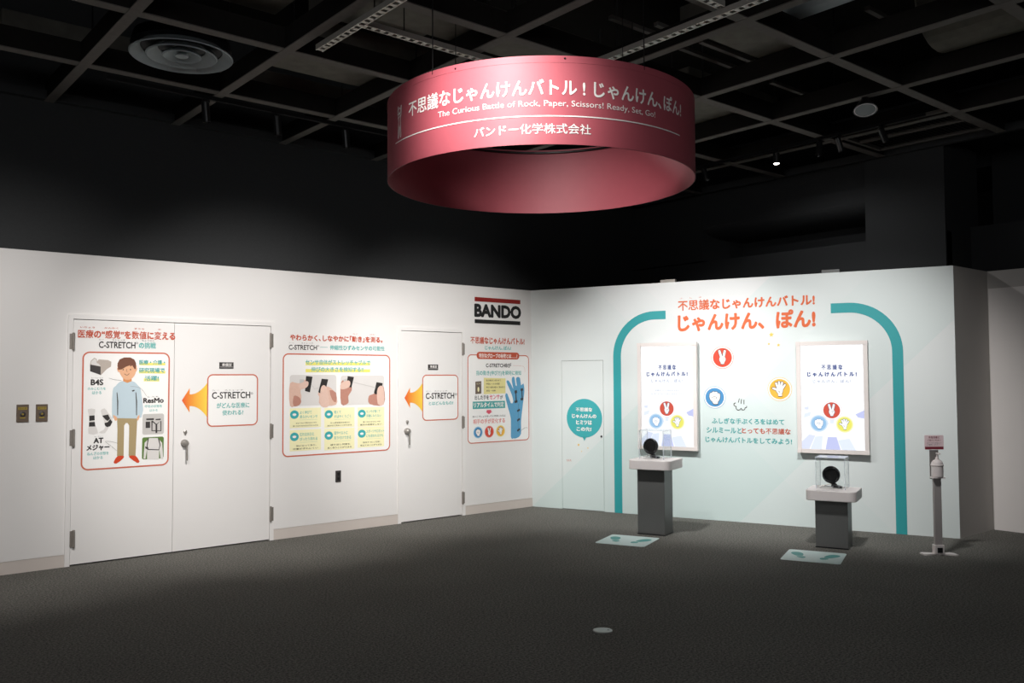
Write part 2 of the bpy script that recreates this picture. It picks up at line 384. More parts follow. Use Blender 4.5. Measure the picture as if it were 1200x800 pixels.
# door openings in the left partition (inner edge of frames)
D1a, D1m, D1b, D1h = 1.934, 2.800, 3.745, 2.128
D3a, D3b, D3h = 5.290, 6.128, 2.134
FR = .045
b = MB()
for x0, x1, z0, z1 in ((-4, D1a-FR, 0, WH), (D1a-FR, D1b+FR, D1h+FR, WH), (D1b+FR, D3a-FR, 0, WH), (D3a-FR, D3b+FR, D3h+FR, WH), (D3b+FR, 7.2189, 0, WH)):
    b.box((x0, Y0, z0), (x1, Y0+.12, z1))
struct(b.build('wall_left', 'white_wall'))
struct(MB().box((1.7, Y0+.12, 0), (6.4, Y0+.135, 2.3)).build('trim_1', 'gap'))
for i, (a, c, h) in enumerate(((D1a, D1b, D1h), (D3a, D3b, D3h))):
    b = MB().prism(LW, [(a-FR+.0005, 0), (a-.004, 0), (a-.004, h+.004), (c+.004, h+.004), (c+.004, 0), (c+FR-.0005, 0), (c+FR-.0005, h+FR-.001), (a-FR+.0005, h+FR-.001)], -.1, .012)
    struct(b.build('trim_%d' % (i+2), 'door_white'))
# skirting board
for i, (x0, x1) in enumerate(((-4, D1a-FR), (D1b+FR, D3a-FR), (D3b+FR, 7.2189))):
    struct(MB().box((x0, Y0-.008, 0), (x1, Y0, .105)).box((x0, Y0-.0095, .098), (x1, Y0, .105)).build('baseboard_left' if i == 0 else 'baseboard_left_%d' % (i+1), 'skirting'))
# mint partition: pale print with faceted diagonal tints
m = bpy.data.materials.new('mint_wall'); m.use_nodes = True; nt = m.node_tree; bs = nt.nodes['Principled BSDF']; bs.inputs['Roughness'].default_value = .65; MATS['mint_wall'] = m
geo = nt.nodes.new('ShaderNodeNewGeometry')
def dotn(vec, add):
    d = nt.nodes.new('ShaderNodeVectorMath'); d.operation = 'DOT_PRODUCT'; d.inputs[1].default_value = vec; nt.links.new(geo.outputs['Position'], d.inputs[0])
    a = nt.nodes.new('ShaderNodeMath'); a.operation = 'ADD'; a.inputs[1].default_value = add; nt.links.new(d.outputs['Value'], a.inputs[0]); return a
def mth(op, a, bb):
    n = nt.nodes.new('ShaderNodeMath'); n.operation = op
    for i, x in enumerate((a, bb)):
        if isinstance(x, (int, float)): n.inputs[i].default_value = x
        else: nt.links.new(x.outputs[0], n.inputs[i])
    return n
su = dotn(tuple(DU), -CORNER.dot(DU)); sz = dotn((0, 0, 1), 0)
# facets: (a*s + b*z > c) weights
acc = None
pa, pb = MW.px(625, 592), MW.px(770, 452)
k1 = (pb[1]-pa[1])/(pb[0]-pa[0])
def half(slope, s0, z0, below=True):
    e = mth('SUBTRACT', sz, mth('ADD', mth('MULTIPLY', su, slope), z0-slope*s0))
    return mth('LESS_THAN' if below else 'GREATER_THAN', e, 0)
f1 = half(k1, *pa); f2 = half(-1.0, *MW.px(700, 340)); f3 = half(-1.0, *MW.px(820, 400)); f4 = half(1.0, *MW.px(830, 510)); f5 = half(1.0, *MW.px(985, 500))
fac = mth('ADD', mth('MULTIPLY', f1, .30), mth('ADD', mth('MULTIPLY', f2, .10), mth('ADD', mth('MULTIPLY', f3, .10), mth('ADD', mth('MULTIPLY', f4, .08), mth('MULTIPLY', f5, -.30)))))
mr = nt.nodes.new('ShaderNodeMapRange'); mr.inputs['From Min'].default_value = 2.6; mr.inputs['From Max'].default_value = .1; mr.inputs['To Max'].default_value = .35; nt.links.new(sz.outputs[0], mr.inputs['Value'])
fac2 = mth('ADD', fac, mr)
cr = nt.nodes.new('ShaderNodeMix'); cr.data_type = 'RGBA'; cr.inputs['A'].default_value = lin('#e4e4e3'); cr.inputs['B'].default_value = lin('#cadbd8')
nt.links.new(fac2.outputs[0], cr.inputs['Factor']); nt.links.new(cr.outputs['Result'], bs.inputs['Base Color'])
ML = 4.7539; BEND = CORNER+DU*ML
SD0, SD1, SDH = .421, .970, 1.806
b = MB()
for u0, u1, z0, z1 in ((0, SD0-.004, 0, WH), (SD0-.004, SD1+.004, SDH+.004, WH), (SD1+.004, ML, 0, WH)):
    b.prism(MW, [(u0, z0), (u1, z0), (u1, z1), (u0, z1)], -.06, 0)
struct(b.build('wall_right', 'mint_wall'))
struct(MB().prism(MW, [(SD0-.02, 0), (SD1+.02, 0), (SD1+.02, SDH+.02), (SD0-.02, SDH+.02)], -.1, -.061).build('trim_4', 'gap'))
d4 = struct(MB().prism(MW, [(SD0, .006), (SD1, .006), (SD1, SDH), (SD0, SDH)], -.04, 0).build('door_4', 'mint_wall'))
kx = MW.px(705, 511); MB().lathe(MW.pt(kx[0], kx[1], 0), NM, [(0, .011), (.018, .009), (.022, .004)], 12).build('knob', 'black_metal', d4)
# end return of the mint partition and the wall recessed behind it
XR = 9.74
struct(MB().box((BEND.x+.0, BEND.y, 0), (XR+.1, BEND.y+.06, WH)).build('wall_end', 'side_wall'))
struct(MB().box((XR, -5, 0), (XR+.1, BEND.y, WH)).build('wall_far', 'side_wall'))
struct(MB().box((XR-.012, -5, 0), (XR, BEND.y-.012, 2.515)).build('trim_5', 'side_wall_pale'))  # paler sheet stopping short of the wall top, darker band left above
# hall's own dark walls above and behind the partitions
struct(MB().box((-4, 8.47, 0), (8.593, 8.62, 4.15)).box((8.593, 8.62, 0), (10.3, 8.75, 4.15)).build('wall_upper_left', 'dark_wall'))
b = MB().box((9.5, 4.13, 0), (9.62, 8.75, 3.15)).box((9.56, 5.02, 3.785), (10.25, 8.75, 4.12)).box((10.2, 4.9, 3.0), (10.3, 8.75, 3.9)).box((9.62, 5.02, 3.1), (10.25, 8.75, 3.17))
struct(b.build('wall_upper_right', 'dark_wall'))
b = MB(); pr = [(9.51, 3.78)] + [(9.51+.42*(1-math.cos(PI/2*k/10)), 3.62-.17*math.sin(PI/2*k/10)) for k in range(11)] + [(10.2, 3.45), (10.2, 3.78)]  # cove curved under so its shape gives the niche a soft shadow
A_ = [b.bm.verts.new((x, 5.02, z)) for x, z in pr]; B_ = [b.bm.verts.new((x, 7.35, z)) for x, z in pr]
for k in range(len(pr)): b.bm.faces.new((A_[k], A_[(k+1) % len(pr)], B_[(k+1) % len(pr)], B_[k]))
b.bm.faces.new(A_[::-1]); b.bm.faces.new(B_)
b.box((9.5, 7.55, 3.165), (10.2, 8.75, 3.79)); P_ = [(9.5, 7.55), (9.5, 7.35), (9.9, 7.2), (10.2, 7.2), (10.2, 7.55)]
A_ = [b.bm.verts.new((x, y, 3.165)) for x, y in P_]; B_ = [b.bm.verts.new((x, y, 3.79)) for x, y in P_]
for k in range(5): b.bm.faces.new((A_[k], A_[(k+1) % 5], B_[(k+1) % 5], B_[k]))
struct(b.build('wall_shade_cove', 'dark_wall'))
struct(MB().box((9.47, 4.13, 0), (10.3, 5.02, 4.12)).build('pillar', 'dark_wall'))
struct(MB().box((10.1, -5, 0), (10.25, 4.13, 3.25)).box((10.9, -5, 3.2), (11, 4.2, 4.2)).build('wall_upper_end', 'dark_wall'))
struct(MB().box((-4.15, -5, 0), (-4, 9.2, 5.2)).build('wall_behind_left', 'dark_wall'))
struct(MB().box((-4, -5.15, 0), (12.5, -5, 5.2)).build('wall_behind', 'dark_wall'))
struct(MB().box((12.5, -5, 0), (12.65, 9.2, 5.2)).box((-4, 8.62, 4.1), (12.5, 9.2, 5.1)).box((11, -5, 4.1), (12.5, 9.2, 5.1)).build('wall_outer', 'dark_wall'))
for i, (x, y) in enumerate(((782, 331), (973, 320))):
    u, v = MW.px(x, y)
    tag(MB().prism(MW, rrect(u-.09, WH, u+.09, WH+.035, .004, 1), -.06, -.012).build('wall_bracket', 'hinge_steel' if i == 0 else 'stand_grey'),
        'small grey bracket on the mint wall top %s' % ('above the left end of the orange title' if i == 0 else 'above the right-hand screen'), 'bracket')

# ================================================================== DOORS
def hinge(px, py, h, parent, side):
    u, v = LW.px(px, py)
    b = MB().lathe(LW.pt(u, v-h/2, .017), (0, 0, 1), [(0, .008), (.006, .011), (h-.006, .011), (h, .008)], 12)
    b.box((u-.004 if side > 0 else u-.03, Y0-.0135, v-h/2+.01), (u+.03 if side > 0 else u+.004, Y0-.001, v+h/2-.01))
    o = b.build('hinge', 'hinge_steel', parent, smooth=False)
    return o
def lever(px, py, parent, L=.13):
    u, v = LW.px(px, py)
    h = MB().lathe(LW.pt(u, v, 0), (0, -1, 0), [(0, .035), (.014, .035), (.022, .028), (.05, .027), (.058, .018), (.06, .004)], 24).build('handle', 'steel', parent, smooth=False)
    b = MB().tube(LW.pt(u+.008, v-.01, .045), LW.pt(u+.012, v-L-.03, .045), .0075, 10)
    b.build('lever', 'steel', h)
    MB().lathe(LW.pt(u+.006, v+.105, 0), (0, -1, 0), [(0, .017), (.012, .016), (.016, .008)], 16).lathe(LW.pt(u+.006, v+.085, 0), (0, -1, 0), [(0, .011), (.01, .009)], 12).build('lock', 'steel', parent)
    return h
def plate(x0, yt, yb, x1, parent, s='準備室'):
    r = prect(LW, x0, yt, yb, x1)
    p = MB().prism(LW, [(r[0], r[1]), (r[2], r[1]), (r[2], r[3]), (r[0], r[3])], 0, .008).build('nameplate', 'photo_dark', parent)
    h = r[3]-r[1]; l = r[2]-r[0]
    text(LW, s, (r[0]+l*.17, r[1]+h*.34, r[2]-l*.13, r[3]-h*.16), 'print_white', parent=p, off=.009, bold=.02, n=4)
    fill(LW, [(r[0]+.004, r[1]+h*.2), (r[2]-.004, r[1]+h*.2), (r[2]-.004, r[1]+h*.26), (r[0]+.004, r[1]+h*.26)], .009, 'photo_grey', 'nameplate_line', p)
    return p
def leaf(name, a, c, h):
    return struct(MB().box((a, Y0, .012), (c, Y0+.04, h)).build(name, 'door_white'))
dl = leaf('door_1', D1a, D1m-.002, D1h-.002); dr = leaf('door_2', D1m+.002, D1b, D1h-.002); ds = leaf('door_3', D3a, D3b, D3h-.002)
for py in (400, 513, 631): hinge(85.5, py, .155, dl, -1)
for py in (399, 505, 602): hinge(316.5, py, .155, dr, 1)
for py in (409, 494.5, 583): hinge(541.5, py, .15, ds, 1)
lever(216, 519, dr); lever(476.5, 505, ds, .12)
plate(257, 424.3, 431.6, 273.3, dr); plate(501.5, 427, 433, 513, ds)

# ================================================================== PRINTS ON THE LEFT WALL
RED, TEAL, BLK, WHT = 'print_red', 'print_teal', 'print_black', 'print_white'
def sheet(S, name, rpx, label, cat='poster', group=None, r=.05, lw=.012, inner=None, m='line_red', pm='panel_white', off=.0015):
    u0, v0, u1, v1 = rpx
    t = thing(name, S.pt((u0+u1)/2, v0, 0), label, cat, group)
    fill(S, rrect(u0, v0, u1, v1, r), off, pm, 'panel', t)
    stroke(S, rrect(u0, v0, u1, v1, r, 8), lw, off+.0006, m, 'border', t, True)
    return t
# ---- poster 1: heading, boy, devices (on the left door leaf)
r = prect(LW, 97.5, 412.5, 550.5, 197.5)
t = sheet(LW, 'wall_poster', r, 'red bordered poster with a boy in a pale blue sweater, on the double door', r=.055, lw=.013)
ptext(LW, '医療の“感覚”を数値に変える', 91.5, 386, 395.5, 205, RED, parent=t, name='heading', bold=.045, n=8)
ptext(LW, 'いりょう        かんかく              すうち             か', 94, 382.2, 384, 189, RED, parent=t, name='small_lettering', bold=.02, n=4)
ptext(LW, 'C-STRETCH', 116, 400, 407.3, 158.5, BLK, parent=t, name='heading', bold=.025, n=8)
ptext(LW, '®', 159, 400.6, 403, 162, BLK, parent=t, bold=0)
ptext(LW, 'の挑戦', 163, 401, 408, 182.5, 'print_teal_soft', parent=t, name='heading', bold=.05, n=6)
ptext(LW, 'シー          ストレッチ                      ちょうせん', 116, 397, 398.6, 181, BLK, parent=t, name='small_lettering', bold=.01, n=4)
def pf(S, pts, m, name, parent, off=.003, sm=0, rot=None):
    P = pxs(S, pts)
    if sm: P = smooth_pts(P, sm)
    return fill(S, P, off, m, name, parent)
# boy: px from the enlargements of the left poster; bx = measured on the 547x800 enlargement of (80,370)-(210,560)
def bq(x, y): return (80+x*130/547, 370+y*130/547)
def BP(pts, m, name, parent, off=.003, sm=0): return pf(LW, [bq(*p) for p in pts], m, name, parent, off, sm)
boy = BP([(262, 322), (318, 322), (345, 345), (358, 372), (360, 500), (232, 500), (216, 500), (218, 372), (234, 345)], 'sky_blue', 'boy_picture', t, .0030, 3)
BP([(243, 372), (338, 372), (340, 506), (240, 504)], 'sky_blue', 'sweater_front', boy, .0036)
for xs in (238, 331):
    BP([(xs, 378), (xs+3, 376), (xs+8, 420), (xs+7, 490), (xs+3, 490), (xs+2, 420)], 'photo_dark', 'sweater_seam', boy, .0042)
BP([(240, 504), (340, 505), (337, 560), (331, 690), (297, 690), (300, 540), (292, 528), (283, 528), (275, 540), (272, 692), (240, 692), (242, 560)], 'khaki', 'trousers', boy, .0034)
BP([(242, 692), (271, 690), (270, 702), (238, 727), (224, 724), (226, 714)], 'shoe_red', 'shoe', boy, .004, 2)
BP([(300, 690), (331, 689), (348, 712), (350, 720), (338, 724), (304, 700)], 'shoe_red', 'shoe', boy, .004, 2)
BP([(220, 488), (240, 500), (238, 515), (228, 514)], 'skin', 'hand_shape', boy, .0038, 2)
BP([(338, 500), (351, 487), (348, 508), (340, 516)], 'skin', 'hand_shape', boy, .0038, 2)
BP([(270, 300), (312, 300), (312, 322), (291, 330), (270, 322)], 'skin_dark', 'neck', boy, .004)
BP([(246, 240), (330, 240), (334, 262), (328, 290), (308, 312), (278, 313), (257, 290), (248, 262)], 'skin', 'face', boy, .0045, 3)
BP([(240, 256), (250, 258), (250, 278), (243, 272)], 'skin', 'ear', boy, .0044, 2); BP([(328, 258), (339, 256), (336, 272), (328, 278)], 'skin', 'ear', boy, .0044, 2)
BP([(244, 266), (242, 235), (252, 215), (275, 205), (305, 205), (325, 215), (334, 235), (332, 262), (326, 262), (315, 244), (303, 250), (305, 243), (285, 250), (262, 264)], 'hair_brown', 'hair', boy, .005)
for ex in (270, 306): fill(LW, circ(*LW.px(*bq(ex, 265)), .0055, 12), .0052, BLK, 'eye', boy)
stroke(LW, smooth_pts(pxs(LW, [bq(276, 285), (bq(284, 291)), bq(292, 291), bq(300, 284)]), 4, False), .0045, .0052, 'hair_brown', 'mouth', boy)
stroke(LW, pxs(LW, [bq(288, 262), bq(286, 272), bq(291, 276)]), .003, .0052, 'hair_brown', 'nose', boy)
BP([(312, 368), (324, 364), (328, 367), (318, 374)], 'photo_dark', 'sweater_badge', boy, .0045)
for L in ([(200, 306), (225, 314), (262, 318)], [(305, 348), (335, 350), (362, 362), (385, 395)], [(182, 617), (215, 620), (243, 628)], [(182, 620), (215, 645), (238, 665)]):
    stroke(LW, smooth_pts(pxs(LW, [bq(*p) for p in L]), 4, False), .002, .0048, 'ink_line', 'leader_line', t)
# B4S device picture
g = BP([(107, 240), (110, 222), (128, 206), (140, 212), (142, 224), (150, 214), (196, 218), (212, 226), (210, 250), (190, 262), (160, 292), (108, 272)], 'photo_beige', 'device_picture', t, .003)
BP([(107, 240), (159, 250), (159, 291), (107, 273)], 'photo_dark', 'device_face', g, .0036)
BP([(112, 226), (128, 210), (137, 214), (140, 232), (150, 236), (160, 248), (112, 240)], 'photo_light', 'device_top', g, .0036)
T1 = dict(parent=t)
ptext(LW, 'ビーフォーエス', *[bq(115, 304)[0], bq(0, 303)[1], bq(0, 309)[1], bq(171, 0)[0]], BLK, name='small_lettering', bold=0, **T1)
ptext(LW, 'B4S', bq(112, 0)[0], bq(0, 314)[1], bq(0, 341)[1], bq(171, 0)[0], BLK, bold=.042, n=8, **T1)
ptext(LW, 'のみこむ力を', bq(96, 0)[0], bq(0, 352)[1], bq(0, 366)[1], bq(184, 0)[0], 'print_teal_soft', bold=.02, n=4, **T1)
ptext(LW, 'はかる', bq(118, 0)[0], bq(0, 371)[1], bq(0, 386)[1], bq(163, 0)[0], 'print_teal_soft', bold=.02, n=4, **T1)
for y0, y1, x0, x1 in ((231, 243, 350, 478), (270, 283, 348, 478), (308, 322, 372, 448)):
    BP([(x0, y0), (x1, y0+1), (x1, y1+1), (x0, y1)], 'print_yellow', 'highlight', t, .0028)
for s, x0, x1, y0, y1 in (('医療・介護・', 350, 476, 217, 239), ('研究現場で', 349, 474, 256, 280), ('活躍!', 377, 444, 296, 319)):
    ptext(LW, s, bq(x0, 0)[0], bq(0, y0)[1], bq(0, y1)[1], bq(x1, 0)[0], TEAL, bold=.045, n=6, off=.0034, **T1)
ptext(LW, 'レスモ', bq(392, 0)[0], bq(0, 396)[1], bq(0, 402)[1], bq(445, 0)[0], BLK, name='small_lettering', bold=0, **T1)
ptext(LW, 'ResMo', bq(371, 0)[0], bq(0, 406)[1], bq(0, 429)[1], bq(469, 0)[0], BLK, bold=.045, n=8, **T1)
ptext(LW, '呼吸の状態を', bq(377, 0)[0], bq(0, 439)[1], bq(0, 453)[1], bq(462, 0)[0], 'print_teal_soft', bold=.02, n=4, **T1)
ptext(LW, 'はかる', bq(400, 0)[0], bq(0, 460)[1], bq(0, 471)[1], bq(440, 0)[0], 'print_teal_soft', bold=.01, n=4, **T1)
# two small photographs on the poster
a = prect(LW, bq(366, 0)[0], bq(0, 484)[1], bq(0, 586)[1], bq(471, 0)[0]); ph = fill(LW, rrect(*a, .018), .003, 'photo_grey', 'harness_photo', t)
for P in ([(384, 506), (422, 504), (422, 513), (384, 514)], [(430, 508), (455, 506), (455, 513), (430, 514)], [(381, 522), (403, 521), (403, 552), (381, 553)]): BP(P, 'photo_dark', 'strap', ph, .0036)
stroke(LW, pxs(LW, [bq(*p) for p in [(412, 518), (412, 566), (456, 566), (456, 518), (434, 535), (412, 518)]]), .011, .0036, 'photo_dark', 'harness', ph)
stroke(LW, pxs(LW, [bq(434, 532), bq(434, 577)]), .016, .0038, 'photo_dark', 'harness', ph)
a = prect(LW, bq(364, 0)[0], bq(0, 599)[1], bq(0, 708)[1], bq(470, 0)[0]); ph = fill(LW, rrect(*a, .018), .003, 'photo_green', 'chest_photo', t)
BP([(400, 602), (440, 602), (462, 625), (468, 706), (455, 706), (448, 655), (446, 707), (388, 707), (388, 655), (380, 704), (370, 704), (376, 625)], 'photo_light', 'shirt', ph, .0036)
stroke(LW, pxs(LW, [bq(*p) for p in [(394, 604), (388, 640), (390, 658), (446, 660), (452, 636), (444, 604)]]), .009, .004, 'photo_dark', 'harness', ph)
BP([(378, 643), (394, 648), (394, 658), (380, 654)], 'photo_dark', 'strap', ph, .0044)
# ankle supports picture
for sh in ([(96, 460), (132, 460), (128, 490), (130, 530), (146, 578), (99, 581), (102, 530), (102, 490)], [(160, 466), (180, 456), (196, 478), (214, 500), (216, 532), (200, 548), (180, 578), (150, 574), (176, 560), (180, 536), (170, 500)]):
    o_ = BP(sh, 'photo_light', 'support_picture', t, .003, 2)
for P in ([(103, 492), (129, 490), (130, 514), (103, 518)], [(102, 524), (130, 522), (133, 545), (101, 546)], [(166, 492), (196, 486), (206, 506), (194, 518), (184, 512)], [(178, 528), (194, 524), (206, 508), (217, 522), (206, 544), (190, 548), (180, 540)]):
    BP(P, BLK, 'support_strap', t, .0036)
ptext(LW, 'エーティー', bq(128, 0)[0], bq(0, 593)[1], bq(0, 598)[1], bq(172, 0)[0], BLK, name='small_lettering', bold=0, **T1)
ptext(LW, 'AT', bq(126, 0)[0], bq(0, 603)[1], bq(0, 627)[1], bq(171, 0)[0], BLK, bold=.05, n=8, **T1)
ptext(LW, 'メジャー', bq(91, 0)[0], bq(0, 638)[1], bq(0, 665)[1], bq(202, 0)[0], BLK, bold=.05, n=8, **T1)
ptext(LW, 'ねんざの状態を', bq(93, 0)[0], bq(0, 673)[1], bq(0, 689)[1], bq(199, 0)[0], 'print_teal_soft', bold=.02, n=4, **T1)
ptext(LW, 'はかる', bq(124, 0)[0], bq(0, 693)[1], bq(0, 707)[1], bq(169, 0)[0], 'print_teal_soft', bold=.02, n=4, **T1)
# ---- callout signs with gradient arrow
def callout(x0, yt, yb, x1, ax, ay, label, lines, tx):
    r = prect(LW, x0, yt, yb, x1)
    t = sheet(LW, 'callout_sign', r, label, 'sign', r=.05, lw=.012)
    tip = LW.px(ax, ay); gname = 'arrow_gradient_%d' % len([k for k in MATS if k.startswith('arrow')])
    gradient(gname, tip[0], r[0], '#e2531f', '#f8d44c')
    h = (r[3]-r[1]); cv = tip[1]; l = r[0]-tip[0]
    P = [(tip[0], cv), (tip[0]+l*.30, cv+.115), (tip[0]+l*.30, cv+.055)]
    P += [(tip[0]+l*(.30+.7*k/8), cv+.055+.115*(k/8)**2.2) for k in range(1, 9)]
    P += [(tip[0]+l*(.30+.7*k/8), cv-.055-.115*(k/8)**2.2) for k in range(8, 0, -1)]
    P += [(tip[0]+l*.30, cv-.055), (tip[0]+l*.30, cv-.115)]
    fill(LW, P, .0012, gname, 'arrow', t)
    ptext(LW, 'C-STRETCH', *tx[0], BLK, parent=t, name='heading', bold=.022, n=8)
    ptext(LW, '®', tx[0][3]+.6, tx[0][1], tx[0][1]+2.6, tx[0][3]+3.6, BLK, parent=t, bold=0)
    ptext(LW, 'シー    ストレッチ', tx[0][0], tx[0][1]-3, tx[0][1]-1.5, tx[0][3]-8, BLK, parent=t, name='small_lettering', bold=0)
    for s, q in zip(lines, tx[1:]): ptext(LW, s, *q, 'print_teal_soft', parent=t, bold=.03, n=6)
    return t
callout(243.5, 439, 499.5, 301.5, 213, 469, 'red bordered sign with left arrow and two teal lines, beside the boy poster', ['がどんな医療に', '使われる?'],
        [(248.5, 459.5, 467, 293), (254, 472, 478.3, 292), (260.5, 480.5, 486.5, 285)])
callout(495.3, 439.5, 492.5, 536.5, 474, 466, 'red bordered sign with left arrow on the single door, one teal line', ['とはどんなもの?'],
        [(499, 460.5, 467.3, 532), (502.5, 470.5, 474.5, 531)])
# ---- poster 2
r = prect(LW, 332, 414.5, 535, 456.5)
t = sheet(LW, 'wall_poster', r, 'wide red bordered poster with two photographs of hands and six yellow cards', r=.055, lw=.013)
def q2(x, y): return (320+x*.2, 380+y*.2)
def T2(s, x0, y0, y1, x1, m, **k): return ptext(LW, s, q2(x0, 0)[0], q2(0, y0)[1], q2(0, y1)[1], q2(x1, 0)[0], m, parent=t, **k)
T2('やわらかく､しなやかに｢動き｣を測る｡', 100, 58, 93, 640, RED, name='heading', bold=.045, n=8)
T2('うご                はか', 468, 52, 59, 596, RED, name='small_lettering', bold=0)
T2('C-STRETCH', 92, 119, 147, 256, BLK, name='heading', bold=.022, n=8); T2('®', 259, 120, 131, 270, BLK, bold=0)
T2('シー         ストレッチ', 94, 104, 110, 235, BLK, name='small_lettering', bold=0)
stroke(LW, pxs(LW, [q2(275, 133), q2(320, 134)]), .004, .002, 'print_teal_soft', 'dash', t)
T2('伸縮性ひずみセンサの可能性', 333, 121, 149, 652, 'print_teal_soft', name='heading', bold=.045, n=6)
def B2(pts, m, name, parent, off=.003, sm=0): return pf(LW, [q2(*p) for p in pts], m, name, parent, off, sm)
B2([(190, 221), (568, 224), (568, 240), (190, 239)], 'print_yellow', 'highlight', t); B2([(190, 261), (568, 263), (568, 280), (190, 280)], 'print_yellow', 'highlight', t)
T2('センサ自体がストレッチャブルで', 190, 206, 234, 568, 'print_teal_soft', bold=.03, n=6, off=.0036)
T2('伸びの大きさを検知する!!', 222, 249, 277, 528, 'print_teal_soft', bold=.03, n=6, off=.0036)
for i, (x0, x1, yt, yb) in enumerate(((97, 370, 296, 478), (396, 650, 299, 473))):
    a = prect(LW, q2(x0, 0)[0], q2(0, yt)[1], q2(0, yb)[1], q2(x1, 0)[0])
    ph = fill(LW, rrect(*a, .03), .003, 'photo_light', 'hands_photo', t)
    if i == 0:
        B2([(98, 345), (150, 345), (195, 320), (205, 345), (190, 368), (160, 385), (165, 430), (140, 470), (98, 476)], 'photo_flesh', 'left_hand', ph, .0036, 3)
        B2([(120, 420), (150, 425), (164, 450), (150, 474), (118, 476)], 'photo_flesh_dark', 'left_fingers', ph, .0040, 3)
        B2([(155, 322), (180, 322), (180, 345), (155, 345)], 'photo_grey', 'clip', ph, .0038)
        B2([(192, 302), (230, 306), (215, 398), (186, 390)], BLK, 'sensor_block', ph, .0044)
        B2([(150, 352), (195, 332), (207, 345), (196, 368), (160, 380)], 'photo_flesh_light', 'left_thumb', ph, .0048, 3)
        B2([(276, 470), (270, 425), (262, 405), (285, 370), (325, 365), (366, 405), (368, 470)], 'photo_flesh', 'right_hand', ph, .0036, 3)
        B2([(330, 385), (368, 400), (368, 455), (345, 440)], 'photo_flesh_dark', 'right_fingers', ph, .004, 2)
        B2([(284, 318), (322, 322), (304, 392), (276, 404), (264, 396)], BLK, 'sensor_block', ph, .0044)
        B2([(278, 476), (276, 390), (288, 358), (305, 360), (318, 390), (326, 476)], 'photo_flesh_light', 'right_thumb', ph, .0048, 3)
        stroke(LW, pxs(LW, [q2(226, 352), q2(240, 378), q2(264, 372)]), .004, .0046, 'photo_grey', 'stretch_cord', ph)
    else:
        B2([(397, 340), (430, 330), (455, 345), (460, 385), (440, 420), (440, 460), (398, 466)], 'photo_flesh_dark', 'left_hand', ph, .0036, 3)
        B2([(397, 345), (440, 328), (452, 345), (440, 370), (397, 380)], 'photo_flesh_light', 'left_thumb', ph, .0048, 3)
        B2([(412, 322), (430, 318), (432, 332), (412, 336)], 'photo_grey', 'clip', ph, .004)
        B2([(436, 303), (473, 308), (458, 370), (428, 362)], BLK, 'sensor_block', ph, .0044)
        B2([(560, 420), (590, 405), (620, 365), (648, 370), (648, 468), (565, 466)], 'photo_flesh_dark', 'right_hand', ph, .0036, 3)
        B2([(605, 338), (641, 344), (632, 402), (598, 410), (590, 400)], BLK, 'sensor_block', ph, .0044)
        B2([(612, 466), (608, 390), (622, 362), (640, 362), (648, 390), (648, 468)], 'photo_flesh_light', 'right_thumb', ph, .0048, 2)
        stroke(LW, pxs(LW, [q2(470, 339), q2(600, 370)]), .007, .0046, 'photo_grey', 'stretch_cord', ph)
CT = [('よく伸びて', '柔らかいセンサ', 'ちゅうせんて伸びるセンサで', '長くのびてもちぎれず元にもどる'), ('軽くて', 'すばやくうごく', 'ひっぱる動きの速さに', 'あわせて測ることができる'), ('センサが薄くて', '邪魔にならない', '薄くやわらかなセンサが', '動きの邪魔をしない'),
      ('むれなおひと', 'ぴったり測れる', '体に沿って測り、', '位置がずれにくい'), ('服やベルトに', '取り付けできる', '繰り返し何度も', '長く使うことができる'), ('スポーツやロボット', 'にも使われるかも', '動きをデータにして仕事に', '役立てることができる')]
for i in range(6):
    c, rw = i % 3, i//3
    x0, x1 = ((97, 280), (300, 476), (495, 650))[c]
    yt = ((492, 620), (490, 612), (487, 603))[c][rw]; yb = ((608, 744), (606, 738), (600, 722))[c][rw]
    a = prect(LW, q2(x0, 0)[0], q2(0, yt)[1], q2(0, yb)[1], q2(x1, 0)[0])
    cdp = fill(LW, [(a[0], a[1]), (a[2], a[1]), (a[2], a[3]), (a[0], a[3])], .003, 'card_yellow', 'info_card', t)
    H, Wd = a[3]-a[1], a[2]-a[0]
    ic = (a[0]+.035*1.0+.01, a[3]-H*.32)
    k = fill(LW, circ(ic[0]+.006, ic[1], .048, 24, .043), .0036, 'bubble_teal', 'icon', cdp)
    fill(LW, circ(ic[0]+.006, ic[1], .022, 12, .013), .0042, WHT, 'icon_mark', cdp)
    kk = dict(parent=cdp, off=.0036, bold=.015, n=4)
    text(LW, CT[i][0], (a[0]+Wd*.32, a[3]-H*.30, a[0]+Wd*(.32+.075*len(CT[i][0])), a[3]-H*.14), 'print_teal_soft', **kk)
    text(LW, CT[i][1], (a[0]+Wd*.32, a[3]-H*.52, a[0]+Wd*(.32+.08*len(CT[i][1])), a[3]-H*.37), 'print_teal_soft', **kk)
    stroke(LW, [(a[0]+Wd*.32, a[3]-H*.6), (a[2]-Wd*.12, a[3]-H*.6)], .0015, .0036, 'print_teal_soft', 'rule_line', cdp)
    text(LW, CT[i][2], (a[0]+Wd*.2, a[1]+H*.2, a[2]-Wd*.15, a[1]+H*.28), 'print_black', **kk); text(LW, CT[i][3], (a[0]+Wd*.1, a[1]+H*.06, a[2]-Wd*.1, a[1]+H*.14), 'print_black', **kk)
